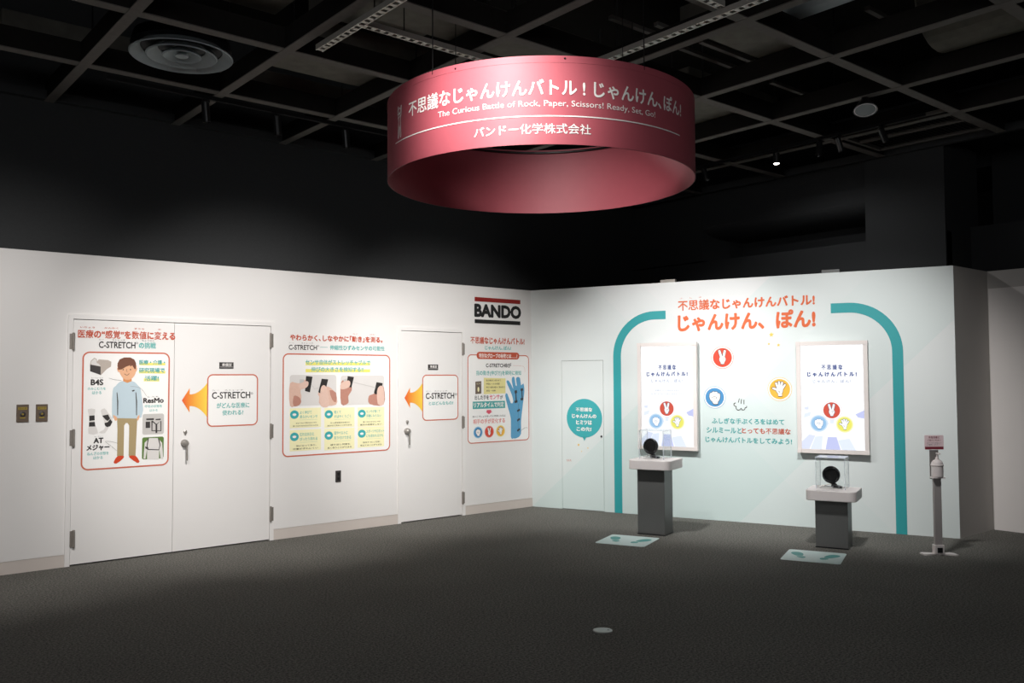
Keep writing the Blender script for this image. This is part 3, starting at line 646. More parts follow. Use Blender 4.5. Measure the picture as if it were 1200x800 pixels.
# ---- company logo
def q5(x, y): return (545+x*80/1067, 345+y*80/1067)
c0 = LW.px(*q5(150, 210))
t = thing('logo_sign', LW.pt(*LW.px(*q5(500, 480)), 0), 'black company lettering between a red bar above and a black bar below', 'sign')
a = prect(LW, q5(150, 0)[0], q5(0, 37)[1], q5(0, 103)[1], q5(860, 0)[0]); MB().prism(LW, [(a[0], a[1]), (a[2], a[1]), (a[2], a[3]), (a[0], a[3])], 0, .004).build('red_bar', 'logo_red', t)
a = prect(LW, q5(150, 0)[0], q5(0, 385)[1], q5(0, 446)[1], q5(860, 0)[0]); MB().prism(LW, [(a[0], a[1]), (a[2], a[1]), (a[2], a[3]), (a[0], a[3])], 0, .004).build('black_bar', 'logo_black', t)
a = prect(LW, q5(153, 0)[0], q5(0, 152)[1], q5(0, 336)[1], q5(862, 0)[0])
text(LW, 'BANDO', a, 'logo_black', parent=t, off=.003, bold=.055, n=12)
# ---- poster 3
def q6(x, y): return (460+x*170/486, 340+y*170/486)
r = prect(LW, q6(252, 0)[0], q6(0, 216)[1], q6(0, 513)[1], q6(456, 0)[0])
t = sheet(LW, 'wall_poster', r, 'narrow red bordered poster with a blue glove, nearest the corner', r=.05, lw=.011)
def T3(s, x0, y0, y1, x1, m, **k): return ptext(LW, s, q6(x0, 0)[0], q6(0, y0)[1], q6(0, y1)[1], q6(x1, 0)[0], m, parent=k.pop('parent', t), **k)
def B3(pts, m, name, parent, off=.003, sm=0): return pf(LW, [q6(*p) for p in pts], m, name, parent, off, sm)
T3('不思議なじゃんけんバトル!', 261, 155, 178, 441, RED, name='heading', bold=.04, n=8)
T3('じゃんけん､ぽん!', 310, 185, 199, 396, 'print_teal_soft', name='heading', bold=.03, n=6)
a = prect(LW, q6(281, 0)[0], q6(0, 206)[1], q6(0, 230)[1], q6(424, 0)[0])
pill = fill(LW, rrect(*a, (a[3]-a[1])/2*.98), .0032, 'print_red', 'title_pill', t)
T3('特別なグローブの秘密とは……?', 289, 211, 226, 417, WHT, parent=pill, bold=.03, n=6, off=.004)
T3('C-STRETCH®が', 313, 243, 258, 397, BLK, bold=.03, n=6)
T3('指の動き(伸び方)を瞬時に検知', 280, 269, 287, 430, 'print_teal_soft', bold=.03, n=6)
stroke(LW, smooth_pts(pxs(LW, [q6(403, 252), q6(435, 254), q6(442, 262), q6(443, 275)]), 4, False), .002, .003, 'line_red', 'leader_line', t)
B3([(305, 293), (378, 295), (378, 345), (305, 348)], 'memo_yellow', 'memo', t)
for i, s in enumerate(('指の動きに合わせて', '伸縮レベルの情報', '伸びた量を細かく読み取り', '測定・判断')):
    T3(s, 313, 299+i*11.5, 305+i*11.5, (362, 358, 376, 345)[i], BLK, name='small_lettering', bold=.01, n=4, off=.0036)
B3([(277, 306), (297, 304), (297, 346), (277, 348)], 'bronze_plate', 'sensor_chip', t)
T3('センサ', 281, 310, 316, 294, 'card_yellow', name='small_lettering', bold=0, off=.0036)
fill(LW, circ(*LW.px(*q6(287, 332)), .014, 12, .03), .0036, 'card_yellow', 'chip_mark', t)
T3('出した手を', 275, 352, 367, 322, BLK, bold=.03, n=6); T3('センサ', 325, 350, 365, 358, 'pink', bold=.03, n=6); T3('が', 360, 352, 364, 369, BLK, bold=.03, n=6)
B3([(268, 373), (376, 370), (377, 394), (268, 398)], 'print_teal', 'teal_box', t)
T3('リアルタイムで判定', 272, 376, 393, 372, WHT, bold=.04, n=6, off=.0036)
B3([(315, 401), (330, 400.5), (330, 406), (334, 406), (322.5, 415), (312, 407), (315, 406.5)], 'pink', 'down_arrow', t)
T3('あいこでしょのあいだに映像になるよ', 268, 420, 427, 378, BLK, name='small_lettering', bold=.01, n=4)
T3('相手の手が変化する', 270, 432, 448, 376, 'print_pink', bold=.03, n=6)
CW = {'scissors': ('line_red', WHT, 'disc_red', 'photo_dark', WHT), 'rock': ('disc_blue', WHT, 'disc_blue', 'photo_dark', WHT), 'paper': ('disc_yellow', WHT, 'disc_yellow', 'photo_dark', WHT)}
CB = {'scissors': ('print_pink', 'print_pink', 'disc_red', 'photo_dark', WHT), 'rock': ('scr_soft_blue', 'scr_soft_blue', 'disc_blue', 'photo_dark', WHT), 'paper': ('memo_yellow', 'memo_yellow', 'disc_yellow', 'photo_dark', WHT)}
for kd, cx, cy in (('rock', 286, 476), ('scissors', 323.5, 473.5), ('paper', 361.5, 471)):
    e = bpy.data.objects.new('hand_badge', None); COL.objects.link(e); e.parent = t; ORG[e.name] = ORG[t.name]
    u, v = LW.px(*q6(cx, cy)); disc(LW, kd, u, v, .070, .003, e, CB[kd], .86)
B3([(396, 491), (396, 430), (386, 392), (377, 352), (384, 346), (396, 378), (404, 372), (399, 350), (391, 330), (381, 306), (388, 302), (398, 318), (404, 330), (399, 304), (401, 291), (408, 292), (412, 318), (416, 318), (413, 296), (420, 290), (427, 296), (430, 318), (438, 312), (441, 330), (440, 350), (434, 400), (430, 440), (430, 480), (418, 494), (404, 496)], 'glove_blue', 'glove_picture', t, .003, 2)
for P in ([(408, 336), (416, 334), (417, 344), (409, 346)], [(411, 344), (414, 344), (416, 372), (412, 372)], [(408, 370), (418, 368), (418, 376), (408, 378)], [(428, 330), (436, 327), (437, 336), (429, 338)], [(431, 336), (434, 336), (436, 362), (432, 362)], [(428, 361), (437, 360), (437, 368), (429, 369)],
          [(416, 402), (425, 396), (427, 402), (418, 408)], [(416, 434), (425, 427), (427, 433), (418, 440)], [(416, 468), (425, 461), (427, 467), (418, 474)]):
    B3(P, 'photo_dark', 'glove_sensor', t, .0036)
stroke(LW, smooth_pts(pxs(LW, [q6(421, 380), q6(421, 470), q6(434, 466), q6(444, 460), q6(452, 461)]), 4, False), .003, .0034, 'photo_dark', 'glove_wire', t)

# ================================================================== WALL FITTINGS
for i, (x0, yt, yb, x1) in enumerate(((19.2, 474, 494.6, 33.4), (42, 473.6, 494, 55.6))):
    a = prect(LW, x0, yt, yb, x1); cu, cv = (a[0]+a[2])/2, (a[1]+a[3])/2; h = a[3]-a[1]
    t = thing('key_switch', LW.pt(cu, a[1], 0), ('left' if i == 0 else 'right') + ' one of the two bronze key switch plates left of the double door', 'switch', 'key switches left of the double door')
    MB().prism(LW, rrect(*a, .004, 2), 0, .01).build('plate', 'bronze_plate', t)
    MB().lathe(LW.pt(cu, cv-h*.05, .01), (0, -1, 0), [(0, .022), (.006, .022), (.008, .014)], 20).build('key_cylinder', 'photo_dark', t)
    MB().lathe(LW.pt(cu, cv-h*.05, .017), (0, -1, 0), [(0, .010), (.006, .008)], 12).build('key_slot', 'brass', t)
    MB().prism(LW, rrect(cu-(a[2]-a[0])*.38, cv+h*.2, cu+(a[2]-a[0])*.38, cv+h*.36, .003, 2), .01, .012).build('label_strip', 'brass', t)
    text(LW, 'コード', (cu-.03, cv+h*.24, cu+.03, cv+h*.33), 'photo_dark', parent=t, off=.0125, bold=.01, n=4)
    MB().prism(LW, rrect(cu-.02, cv-h*.3, cu+.02, cv-h*.22, .002, 2), .01, .012).build('label_strip', 'brass', t)
a = prect(LW, 393, 551.4, 564.8, 399.2)
t = thing('wall_socket', LW.pt((a[0]+a[2])/2, a[1], 0), 'small dark socket plate on the wall below the wide poster', 'socket')
MB().prism(LW, rrect(*a, .004, 2), 0, .008).build('plate', 'photo_dark', t)
for k in (.3, .7): MB().prism(LW, rrect(a[0]+.02, a[1]+(a[3]-a[1])*k-.014, a[2]-.02, a[1]+(a[3]-a[1])*k+.014, .003, 2), .008, .011).build('socket_face', 'black_metal', t)

# ================================================================== PRINTS ON THE MINT WALL
MWo = MW
t = thing('title_lettering', MW.pt(*MW.px(875, 388), 0), 'orange two line title lettering at the top of the mint wall', 'sign')
def q7(x, y): return (780+x*190/1200, 340+y*190/1200)
a = prect(MW, q7(92, 0)[0], q7(0, 78)[1], q7(0, 152)[1], q7(1102, 0)[0])
text(MW, '不思議なじゃんけんバトル!', a, 'print_orange', parent=t, bold=.038, n=8)
text(MW, 'ふ      し      ぎ', (a[0]+.02, a[3]+.02, a[0]+.28, a[3]+.035), 'print_orange', parent=t, name='small_lettering', bold=0)
a = prect(MW, q7(94, 0)[0], q7(0, 180)[1], q7(0, 303)[1], q7(1105, 0)[0])
text(MW, 'じゃんけん、ぽん!', a, 'print_orange', parent=t, bold=.042, n=10)
# teal arch halves
def arch(xs_in, xs_out, tail, label):
    """vertical band between measured edges, curved at the top into the horizontal bar"""
    (ui, uo) = xs_in, xs_out
    t = None
    return t
vt = MW.px(760, 369.5)[1]; vt1, vt0 = MW.px(765, 364.5)[1], MW.px(765, 375.3)[1]
for side in (0, 1):
    if side == 0: ua, ub, end, sg = MW.px(719.5, 500)[0], MW.px(728.5, 500)[0], MW.px(780, 370)[0], 1
    else: ua, ub, end, sg = MW.px(1060.5, 500)[0], MW.px(1047.5, 500)[0], MW.px(973.5, 360)[0], -1
    ro = .52; wd = abs(ub-ua); ri = ro-wd
    cx = ua+sg*ro; cz = vt1-ro
    out_, in_ = [], []
    for k in range(17):
        th = PI/2*k/16
        out_.append((cx-sg*ro*math.cos(th), cz+ro*math.sin(th))); in_.append((cx-sg*ri*math.cos(th), cz+ri*math.sin(th)))
    P = [(ua, .0)] + out_ + [(end, vt1), (end, vt1-wd)] + in_[::-1] + [(ua+sg*wd, .0)]
    tag(MB().prism(MW, P, .0004, .002).build('arch_stripe', 'arch_teal'), 'teal painted stripe curving up the mint wall, ' + ('left of the left screen' if side == 0 else 'right of the right screen'), 'stripe', 'teal arch stripes')
# game discs
for kd, cx, cy, r, lab in (('scissors', 846.6, 418.8, .126, 'red round wall print with a scissors hand, right of the left screen'),
                      ('rock', 837.6, 465.4, .124, 'blue round wall print with a fist, below the red one'),
                      ('paper', 913.8, 455.8, .129, 'yellow round wall print with an open hand, left of the right screen')):
    u, v = MW.px(cx, cy); t = thing('hand_sign', MW.pt(u, v-r, 0), lab, 'sign', 'round hand signs on the mint wall')
    disc(MW, kd, u, v, r, .002, t, CW[kd])
# stars and jump puff
def star(S, cu, cv, r, off, m, parent, name='star'):
    P = []
    for k in range(10):
        rr = r if k % 2 == 0 else r*.5; P.append((cu+rr*math.sin(PI*k/5), cv+rr*math.cos(PI*k/5)))
    return fill(S, P, off, m, name, parent)
t = thing('star_print', MW.pt(*MW.px(905, 408), 0), 'three small yellow stars printed below the end of the orange title', 'sign')
for x, y, r in ((904, 392, .028), (901, 402.8, .015), (912.3, 404.2, .019)): star(MW, *MW.px(x, y), r, .002, 'star_yellow', t)
t = thing('star_print', MW.pt(*MW.px(682, 530), 0), 'three small yellow stars and red ticks printed on the small door below the bubble', 'sign')
for x, y, r in ((678, 521, .018), (689, 524.8, .011), (681.6, 528.7, .009)): star(MW, *MW.px(x, y), r, .002, 'star_yellow', t)
for x in (665, 667, 669): stroke(MW, pxs(MW, [(x-.5, 538), (x+.2, 540.4)]), .006, .002, 'line_red', 'tick', t)
t = thing('puff_print', MW.pt(*MW.px(867, 480), 0), 'small black outline puff of air with three strokes on the mint wall', 'sign')
def q8(x, y): return (815+x/8, 390+y/8)
for L in ([(412, 614), (402, 652)], [(432, 620), (428, 664)], [(455, 626), (455, 668)]): stroke(MW, pxs(MW, [q8(*p) for p in L]), .008, .002, BLK, 'motion_stroke', t)
stroke(MW, smooth_pts(pxs(MW, [q8(*p) for p in [(378, 655), (362, 662), (364, 682), (382, 690), (380, 704), (396, 722), (418, 718), (428, 706), (440, 722), (460, 718), (466, 702), (480, 698), (478, 684)]]), 4, False), .008, .002, BLK, 'puff_outline', t)
# caption
t = thing('caption_lettering', MW.pt(*MW.px(877, 523), 0), 'three line teal and orange caption between the two screens', 'sign')
def q9(x, y): return (820+x*115/1200, 480+y*115/1200)
def T9(s, x0, y0, y1, x1, m, **k): return ptext(MW, s, q9(x0, 0)[0], q9(0, y0)[1], q9(0, y1)[1], q9(x1, 0)[0], m, parent=t, bold=.03, n=8, **k)
T9('ふしぎな手ぶくろをはめて', 150, 100, 166, 1032, 'print_teal'); T9('シルミールと', 86, 212, 277, 512, 'print_teal'); T9('とっても不思議な', 516, 218, 288, 1110, 'print_red'); T9('じゃんけんバトルをしてみよう!', 72, 326, 392, 1126, 'print_teal')
# speech bubble on the small door
def q10(x, y): return (660+x*52/693, 460+y*52/693)
uc, vc = MW.px(*q10(330, 398)); rv = abs(MW.px(*q10(330, 95))[1]-vc)
t = thing('speech_bubble', MW.pt(uc, vc-rv, 0), 'round teal speech bubble with white lettering on the small mint door', 'sign')
ru = (MW.px(*q10(606, 398))[0]-MW.px(*q10(54, 398))[0])/2
fill(MW, circ(uc, vc, ru, 48, rv), .002, 'bubble_teal', 'bubble', t)
fill(MW, [(uc-.028, vc-rv+.012), (uc+.028, vc-rv+.012), (uc, vc-rv-.04)], .002, 'bubble_teal', 'bubble_tail', t)
for s, x0, x1, y0, y1 in (('不思議な', 198, 453, 230, 292), ('じゃんけんの', 142, 516, 332, 392), ('ヒミツは', 207, 447, 430, 492), ('この先!', 213, 438, 532, 596)):
    ptext(MW, s, q10(x0, 0)[0], q10(0, y0)[1], q10(0, y1)[1], q10(x1, 0)[0], WHT, parent=t, off=.003, bold=.045, n=6)

# ================================================================== SCREENS
CS = {'scissors': ('scr_pink', 'scr_white', 'scr_red', 'scr_ink', 'scr_hand'), 'rock': ('scr_bluepale', 'scr_bluepale', 'scr_blue', 'scr_bluedeep', 'scr_hand'), 'paper': ('scr_yellowpale', 'scr_yellowpale', 'scr_yellow', 'scr_ink', 'scr_hand')}
def screen(px, spx, label, first):
    F = MW.at(.085); a = prect(F, *px); s = prect(F, *spx)
    u0, v0, u1, v1 = a; t = thing('wall_screen', MW.pt((u0+u1)/2, v0, 0), label, 'screen', 'portrait screens on the mint wall')
    bz = .042
    for nm, P in (('bezel', [(u0, v0), (u0+bz, v0), (u0+bz, v1), (u0, v1)]), ('bezel', [(u1-bz, v0), (u1, v0), (u1, v1), (u1-bz, v1)]),
                  ('bezel', [(u0+bz, v1-bz), (u1-bz, v1-bz), (u1-bz, v1), (u0+bz, v1)]), ('bezel', [(u0+bz, v0), (u1-bz, v0), (u1-bz, v0+bz), (u0+bz, v0+bz)])):
        MB().prism(MW, P, .03, .085).build(nm, 'bezel', t)
    MB().prism(MW, rrect(u0+.03, v0+.03, u1-.03, v1-.03, .002, 1), .0, .068).build('housing', 'bezel_edge', t)
    for k in (0, 1):
        for j in (0, 1):
            cu = (u0+.02, u1-.02)[k]; cv = (v0+.02, v1-.02)[j]
            MB().prism(MW, rrect(cu-.022, cv-.02, cu+.022, cv+.02, .003, 1), .03, .090).build('corner_clip', 'bezel', t)
    D = MW.at(.070)
    g = fill(D, [(u0+bz-.002, v0+bz-.002), (u1-bz+.002, v0+bz-.002), (u1-bz+.002, v1-bz+.002), (u0+bz-.002, v1-bz+.002)], 0, 'scr_white', 'display', t)
    W, H = u1-u0-2*bz, v1-v0-2*bz; X = lambda f: u0+bz+W*f; Yv = lambda f: v1-bz-H*f
    o = .0006
    # pale violet floor blocks at the foot of the picture
    for P, mm in (([(0, .93), (.12, .86), (.22, .87), (.12, 1), (0, 1)], 'scr_lilac'), ([(.22, .88), (.34, .87), (.32, 1), (.14, 1)], 'scr_pale'), ([(.42, .88), (.56, .88), (.62, 1), (.38, 1)], 'scr_violet'), ([(.58, .91), (.76, .89), (.86, 1), (.64, 1)], 'scr_pale'),
                  ([(.86, .66), (1, .62), (1, .70), (.9, .69)], 'scr_violet'), ([(.3, .73), (.42, .72), (.44, .76), (.34, .78)], 'scr_lilac'), ([(.05, .60), (.12, .59), (.12, .62), (.06, .62)], 'scr_lilac'), ([(.05, .66), (.16, .64), (.14, .68), (.04, .70)], 'scr_pale'), ([(.46, .70), (.53, .71), (.52, .75), (.46, .75)], 'scr_pale')):
        fill(D, [(X(x), Yv(y)) for x, y in P], o, mm, 'screen_block', g)
    text(D, '不 思 議 な', (X(.34), Yv(.235), X(.67), Yv(.188)), 'scr_navy', parent=g, off=o, bold=.065, n=6)
    text(D, 'じ ゃ ん け ん バ ト ル !', (X(.11), Yv(.30), X(.89), Yv(.258)), 'scr_navy', parent=g, off=o, bold=.065, n=6)
    text(D, 'じ ゃ ん け ん 、 ぽ ん !', (X(.2), Yv(.362), X(.8), Yv(.33)), 'scr_slate', parent=g, off=o, bold=.02, n=4)
    if first:
        stroke(D, rrect(X(.13), Yv(.50), X(.87), Yv(.42), .02), .003, o, 'scr_lilac', 'text_frame', g, True)
        text(D, '手袋をつけて手をかざすと', (X(.27), Yv(.452), X(.73), Yv(.435)), 'scr_slate', parent=g, off=o, bold=0); text(D, 'はじまりますのでしばらくおまちください', (X(.19), Yv(.485), X(.82), Yv(.468)), 'scr_slate', parent=g, off=o, bold=0)
    for kd, fx, fy, rr in (('scissors', .49, .625, .098), ('rock', .28, .752, .088), ('paper', .69, .757, .085)):
        disc(D, kd, X(fx), Yv(fy), rr*(W/.62), .001, g, CS[kd])
    return t
screen((746.5, 402, 525.8, 816.5), None or (750, 407, 520, 812), 'left white framed portrait screen with a text frame above its red hand disc', True)
screen((932.5, 400.5, 530, 1017.5), (936, 405, 526, 1012), 'right white framed portrait screen without the text frame, beside the right stripe', False)

# ================================================================== PEDESTALS, CASES, SENSORS
def pedestal(px, py, hcol, lab, lab2, lab3, flip):
    o = Zp(px, py); F = FloorS(o, DU, -NM)
    c = F.pt(.145, .125)
    t = thing('pedestal', c, lab, 'pedestal', 'sensor pedestals')
    MB().obox(F.pt(.145, .125, hcol/2), DU, NM, (0, 0, 1), (.29, .25, hcol), .002).build('column', 'stand_grey', t)
    MB().obox(F.pt(.145, .125, .006), DU, NM, (0, 0, 1), (.296, .256, .012)).build('foot_plate', 'device_black', t)
    zb, zt = hcol, hcol+.095
    P = []
    u0, u1, v0, v1 = -.075, .375, -.09, .33
    for cx, cy, r, a0 in ((u1-.01, v1-.01, .01, 0), (u0+.01, v1-.01, .01, 90), (u0+.07, v0+.07, .07, 180), (u1-.07, v0+.07, .07, 270)):
        for k in range(8): th = math.radians(a0+90*k/7); P.append((cx+r*math.cos(th), cy+r*math.sin(th)))
    b = MB(); ins = [(x*.985+.002, y*.985+.002) for x, y in P]
    rings = [[b.bm.verts.new(F.pt(*p, z)) for p in Q] for Q, z in ((ins, zb), (P, zb+.006), (P, zt-.006), (ins, zt))]
    n = len(P)
    for i in range(3):
        for k in range(n): b.bm.faces.new((rings[i][k], rings[i][(k+1) % n], rings[i+1][(k+1) % n], rings[i+1][k]))
    b.bm.faces.new(rings[0][::-1]); b.bm.faces.new(rings[3]); b.build('table_top', 'stand_white', t)
    # acrylic cover
    cs = thing('acrylic_case', F.pt(.13, .19, zt), lab2, 'case', 'acrylic covers on the pedestals')
    a0, a1, b0, b1, H = .0, .265, .055, .305, .29; th = .004
    def pan(x0, x1, y0, y1, z0, z1, nm, mm): MB().obox(F.pt((x0+x1)/2, (y0+y1)/2, (z0+z1)/2), DU, NM, (0, 0, 1), (x1-x0, y1-y0, z1-z0)).build(nm, mm, cs)
    pan(a0, a1, b0, b0+th, zt+.001, zt+H, 'pane', 'acrylic'); pan(a0, a1, b1-th, b1, zt+.001, zt+H, 'pane', 'acrylic')
    pan(a0, a0+th, b0+th, b1-th, zt+.001, zt+H, 'pane', 'acrylic'); pan(a1-th, a1, b0+th, b1-th, zt+.001, zt+H, 'pane', 'acrylic')
    pan(a0, a1, b0, b1, zt+H, zt+H+th, 'lid_pane', 'acrylic_top' if flip else 'acrylic')
    for x in (a0, a1-.006):
        for y in (b0, b1-.006): pan(x-.001, x+.007, y-.001, y+.007, zt+.001, zt+H, 'corner_edge', 'acrylic_edge')
    for x0, x1, y0, y1 in ((a0, a1, b0-.001, b0+.003), (a0, a1, b1-.003, b1+.001), (a0-.001, a0+.003, b0, b1), (a1-.003, a1+.001, b0, b1)): pan(x0, x1, y0, y1, zt+H+.001, zt+H+.006, 'rim', 'acrylic_edge')
    # sensor device on its base plate
    du_ = .09 if flip == 0 else .125
    dv = thing('hand_sensor', F.pt(du_, .17, zt), lab3, 'device', 'hand sensors in the cases')
    MB().obox(F.pt(.13, .18, zt+.003), DU, NM, (0, 0, 1), (.20, .19, .006)).build('base_plate', 'photo_grey', dv)
    ax = (NM*1.0 + Vector((0, 0, .05)) + DU*-.12).normalized(); cz = zt+.125
    C0 = F.pt(du_, .17, cz); R = .083
    MB().lathe(C0-ax*.03, ax, [(0, R*.5), (.006, R*.8), (.02, R*.96), (.034, R), (.046, R*.98), (.052, R*.88), (.05, R*.8), (.046, R*.74), (.04, R*.70)], 40, cap=True).build('housing_ring', 'device_black', dv, smooth=False)
    MB().lathe(C0+ax*.0135, ax, [(0, R*.68), (.003, R*.66), (.003, .004)], 32).build('sensor_face', 'black_metal', dv)
    e1 = ax.cross(Vector((0, 0, 1))).normalized(); e2 = e1.cross(ax)
    for q in range(4):
        an = PI/4+q*PI/2; MB().lathe(C0+ax*.021+(e1*math.cos(an)+e2*math.sin(an))*R*.85, ax, [(0, .0045), (.003, .004)], 8).build('screw', 'device_dots', dv)
    MB().tube(C0-Vector((0, 0, R*.85))-ax*.01, F.pt(du_+.045, .16, zt+.015), .02, 12).build('neck', 'device_black', dv)
    MB().obox(F.pt(du_+.05, .15, zt+.018), (DU*.9+Vector((0, 0, -.15))), NM, (0, 0, 1), (.095, .055, .025), .008).build('foot', 'device_black', dv)
    MB().tube(F.pt(du_+.02, .118, zt+.018), F.pt(du_+.02, .108, zt+.018), .008, 10).build('screw', 'device_dots', dv)
    MB().tube(F.pt(du_+.075, .118, zt+.018), F.pt(du_+.075, .108, zt+.018), .008, 10).build('screw', 'device_dots', dv)
    MB().tube(F.pt(.02, .12, zt+.015), F.pt(du_+.01, .16, zt+.04), .004, 8).build('cable', 'steel', dv)
    return t
pedestal(747.5, 625.3, .665, 'taller grey pedestal with white rounded top in front of the left screen', 'clear acrylic cover on the taller pedestal', 'black round hand sensor under the cover on the taller pedestal', 0)
pedestal(956, 641, .447, 'shorter grey pedestal with white rounded top in front of the right screen', 'clear acrylic cover on the shorter pedestal', 'black round hand sensor under the cover on the shorter pedestal', 1)

# ================================================================== FLOOR MATS
for i, (c4, feet) in enumerate(((((697.5, 635.8), (718.3, 626.2), (772, 630.6), (755, 640.8)), None), (((914.6, 655.3), (924.5, 643.4), (992, 649), (985.4, 661.3)), None))):
    P = [Zp(*c) for c in c4]; ct = sum(P, Vector())/4
    U = ((P[3]-P[0])+(P[2]-P[1])).normalized(); V = Vector((-U.y, U.x, 0))
    F = FloorS(ct, U, V); Wd, Hd = .25, .25
    t = thing('footprint_mat', ct, 'pale floor sheet with teal footprints before the %s pedestal' % ('taller' if i == 0 else 'shorter'), 'mat', 'footprint sheets on the carpet')
    MB().prism(F, rrect(-Wd, -Hd, Wd, Hd, .03), 0, .003).build('sheet', 'mat_pale', t)
    for sg in (-1, 1):
        c, s_ = math.cos(sg*.38), math.sin(sg*.38)
        def rot(P): return [(sg*.125+(x*c+y*s_), (-x*s_+y*c)) for x, y in P]
        sole = smooth_pts([(-.045, .02), (-.05, .09), (-.03, .14), (.01, .15), (.045, .12), (.05, .06), (.035, 0), (.02, -.03), (-.025, -.03)], 4)
        heel = smooth_pts([(-.03, -.05), (.025, -.05), (.035, -.09), (.0, -.13), (-.035, -.09)], 4)
        b = MB(); fill(F, rot(sole), .0036, None, '', None, b); fill(F, rot(heel), .0036, None, '', None, b)
        b.build('footprint', 'foot_teal', t, recalc=False)
# floor outlet cover
c = Zp(706.3, 738.8); t = thing('floor_outlet', c, 'round metal outlet cover set in the carpet in the foreground', 'outlet')
MB().lathe(c, (0, 0, 1), [(0, .062), (.003, .062), (.005, .056), (.005, .003)], 36).build('cover', 'floor_steel', t)
MB().lathe(c+RT*.036+Vector((0, 0, .005)), (0, 0, 1), [(0, .008), (.001, .007)], 12).build('key_hole', 'black_metal', t)

# ================================================================== SANITISER STAND
F = FloorS(Zp(1100.5, 650), DU*.9+NM*-.1, -NM); F.u = Vector((RT.x, RT.y, 0)).normalized(); F.v = Vector((-F.u.y, F.u.x, 0))
if F.v.dot(Vector((FW.x, FW.y, 0))) < 0: F.v = -F.v
t = thing('sanitizer_stand', F.pt(0, 0), 'slim white hand sanitizer stand near the right end of the mint wall', 'stand')
b = MB(); P = [(-.145, .06), (-.12, .07), (0, .035), (.12, .06), (.145, .02), (.15, -.05), (.13, -.055), (.03, .0), (0, -.02), (-.03, .0), (-.12, -.03), (-.14, -.02)]
b.prism(F, P, .0, .012); b.build('base', 'pump_white', t)
MB().obox(F.pt(0, .01, .05), F.u, F.v, (0, 0, 1), (.085, .06, .08), .004).build('pedal_box', 'pump_white', t)
MB().obox(F.pt(0, -.022, .045), F.u, F.v, (0, 0, 1), (.045, .006, .045)).build('pedal_window', 'device_black', t)
MB().obox(F.pt(0, .01, .38), F.u, F.v, (0, 0, 1), (.068, .03, .62), .004).build('pole', 'pole_grey', t)
MB().obox(F.pt(0, -.006, .69), F.u, F.v, (0, 0, 1), (.105, .08, .012), .002).build('bottle_shelf', 'pump_white', t)
MB().obox(F.pt(0, .052, .80), F.u, F.v, (0, 0, 1), (.08, .006, .26), .002).build('back_plate', 'bezel_edge', t)
bt = thing('sanitizer_bottle', F.pt(0, -.006, .696), 'white pump bottle held on the sanitizer stand', 'bottle')
MB().lathe(F.pt(0, -.006, .697), (0, 0, 1), [(0, .048), (.004, .05), (.095, .05), (.10, .054), (.108, .054), (.112, .05), (.13, .046), (.145, .034), (.155, .016)], 28).build('body', 'pump_white', bt, smooth=False)
MB().lathe(F.pt(0, -.006, .852), (0, 0, 1), [(0, .016), (.02, .014), (.022, .006), (.05, .006)], 16).obox(F.pt(0, -.03, .905), F.u, F.v, (0, 0, 1), (.018, .06, .014), .003).build('pump', 'pump_white', bt)
Sg = Surf(F.pt(0, .045, 0), F.u, -F.v)
cdp = MB().prism(Sg, rrect(-.086, .935, .086, 1.065, .008), 0, .004).build('notice_card', 'card_pink', t)
fill(Sg, [(-.084, .937), (.084, .937), (.084, .962), (-.084, .962)], .0046, 'card_red', 'card_stripe', cdp)
text(Sg, '手指消毒に', (-.05, 1.035, .05, 1.055), 'card_red', parent=cdp, off=.0046, bold=.03, n=4); text(Sg, 'ご協力ください', (-.06, 1.012, .06, 1.028), 'card_red', parent=cdp, off=.0046, bold=.02, n=4)
text(Sg, '足でペダルを踏んで', (-.065, .99, .065, 1.0), 'photo_dark', parent=cdp, off=.0046, bold=0); text(Sg, 'ご使用ください', (-.065, .972, .05, .984), 'photo_dark', parent=cdp, off=.0046, bold=0)

# ================================================================== HANGING RING BANNER
t = thing('ring_banner', (RC.x, RC.y, RZ0), 'large red fabric ring banner hanging from the ceiling with white lettering', 'banner')
b = MB(); N = 288; v = {}
for k in range(N):
    th = 2*PI*k/N
    for j, (r, z) in enumerate(((RR, RZ0), (RR, RZ1), (RR-.004, RZ1), (RR-.004, RZ0))): v[k, j] = b.bm.verts.new((RC.x+r*math.cos(th), RC.y+r*math.sin(th), z))
for k in range(N):
    for j in range(4): b.bm.faces.new((v[k, j], v[(k+1) % N, j], v[(k+1) % N, (j+1) % 4], v[k, (j+1) % 4]))
b.build('fabric_band', 'ring_fabric', t, smooth=False)
for nm, z, r, h in (('top_hem', RZ1-.018, RR+.0015, .036), ('bottom_hem', RZ0+.006, RR+.001, .012)):
    b = MB(); vs = {}
    for k in range(N):
        th = 2*PI*k/N
        for j, (rr, zz) in enumerate(((r, z-h/2), (r, z+h/2), (RR-.005, z+h/2), (RR-.005, z-h/2))): vs[k, j] = b.bm.verts.new((RC.x+rr*math.cos(th), RC.y+rr*math.sin(th), zz))
    for k in range(N):
        for j in range(4): b.bm.faces.new((vs[k, j], vs[(k+1) % N, j], vs[(k+1) % N, (j+1) % 4], vs[k, (j+1) % 4]))
    b.build(nm, 'ring_fabric', t)
D2 = lambda d: math.radians(d)*RR
text(CY, '不思議なじゃんけんバトル ! じゃんけん､ぽん!', (D2(177.5), 3.036, D2(284.5), 3.122), WHT, parent=t, name='title_lettering', off=.003, bold=.022, n=6)
text(CY, 'The Curious Battle of Rock, Paper, Scissors! Ready, Set, Go!', (D2(192.8), 2.972, D2(269), 3.012), WHT, parent=t, name='english_lettering', off=.003, bold=0, n=6)
text(CY, 'バンドー化学株式会社', (D2(206.8), 2.84, D2(244.2), 2.892), WHT, parent=t, name='company_lettering', off=.003, bold=.02, n=6)
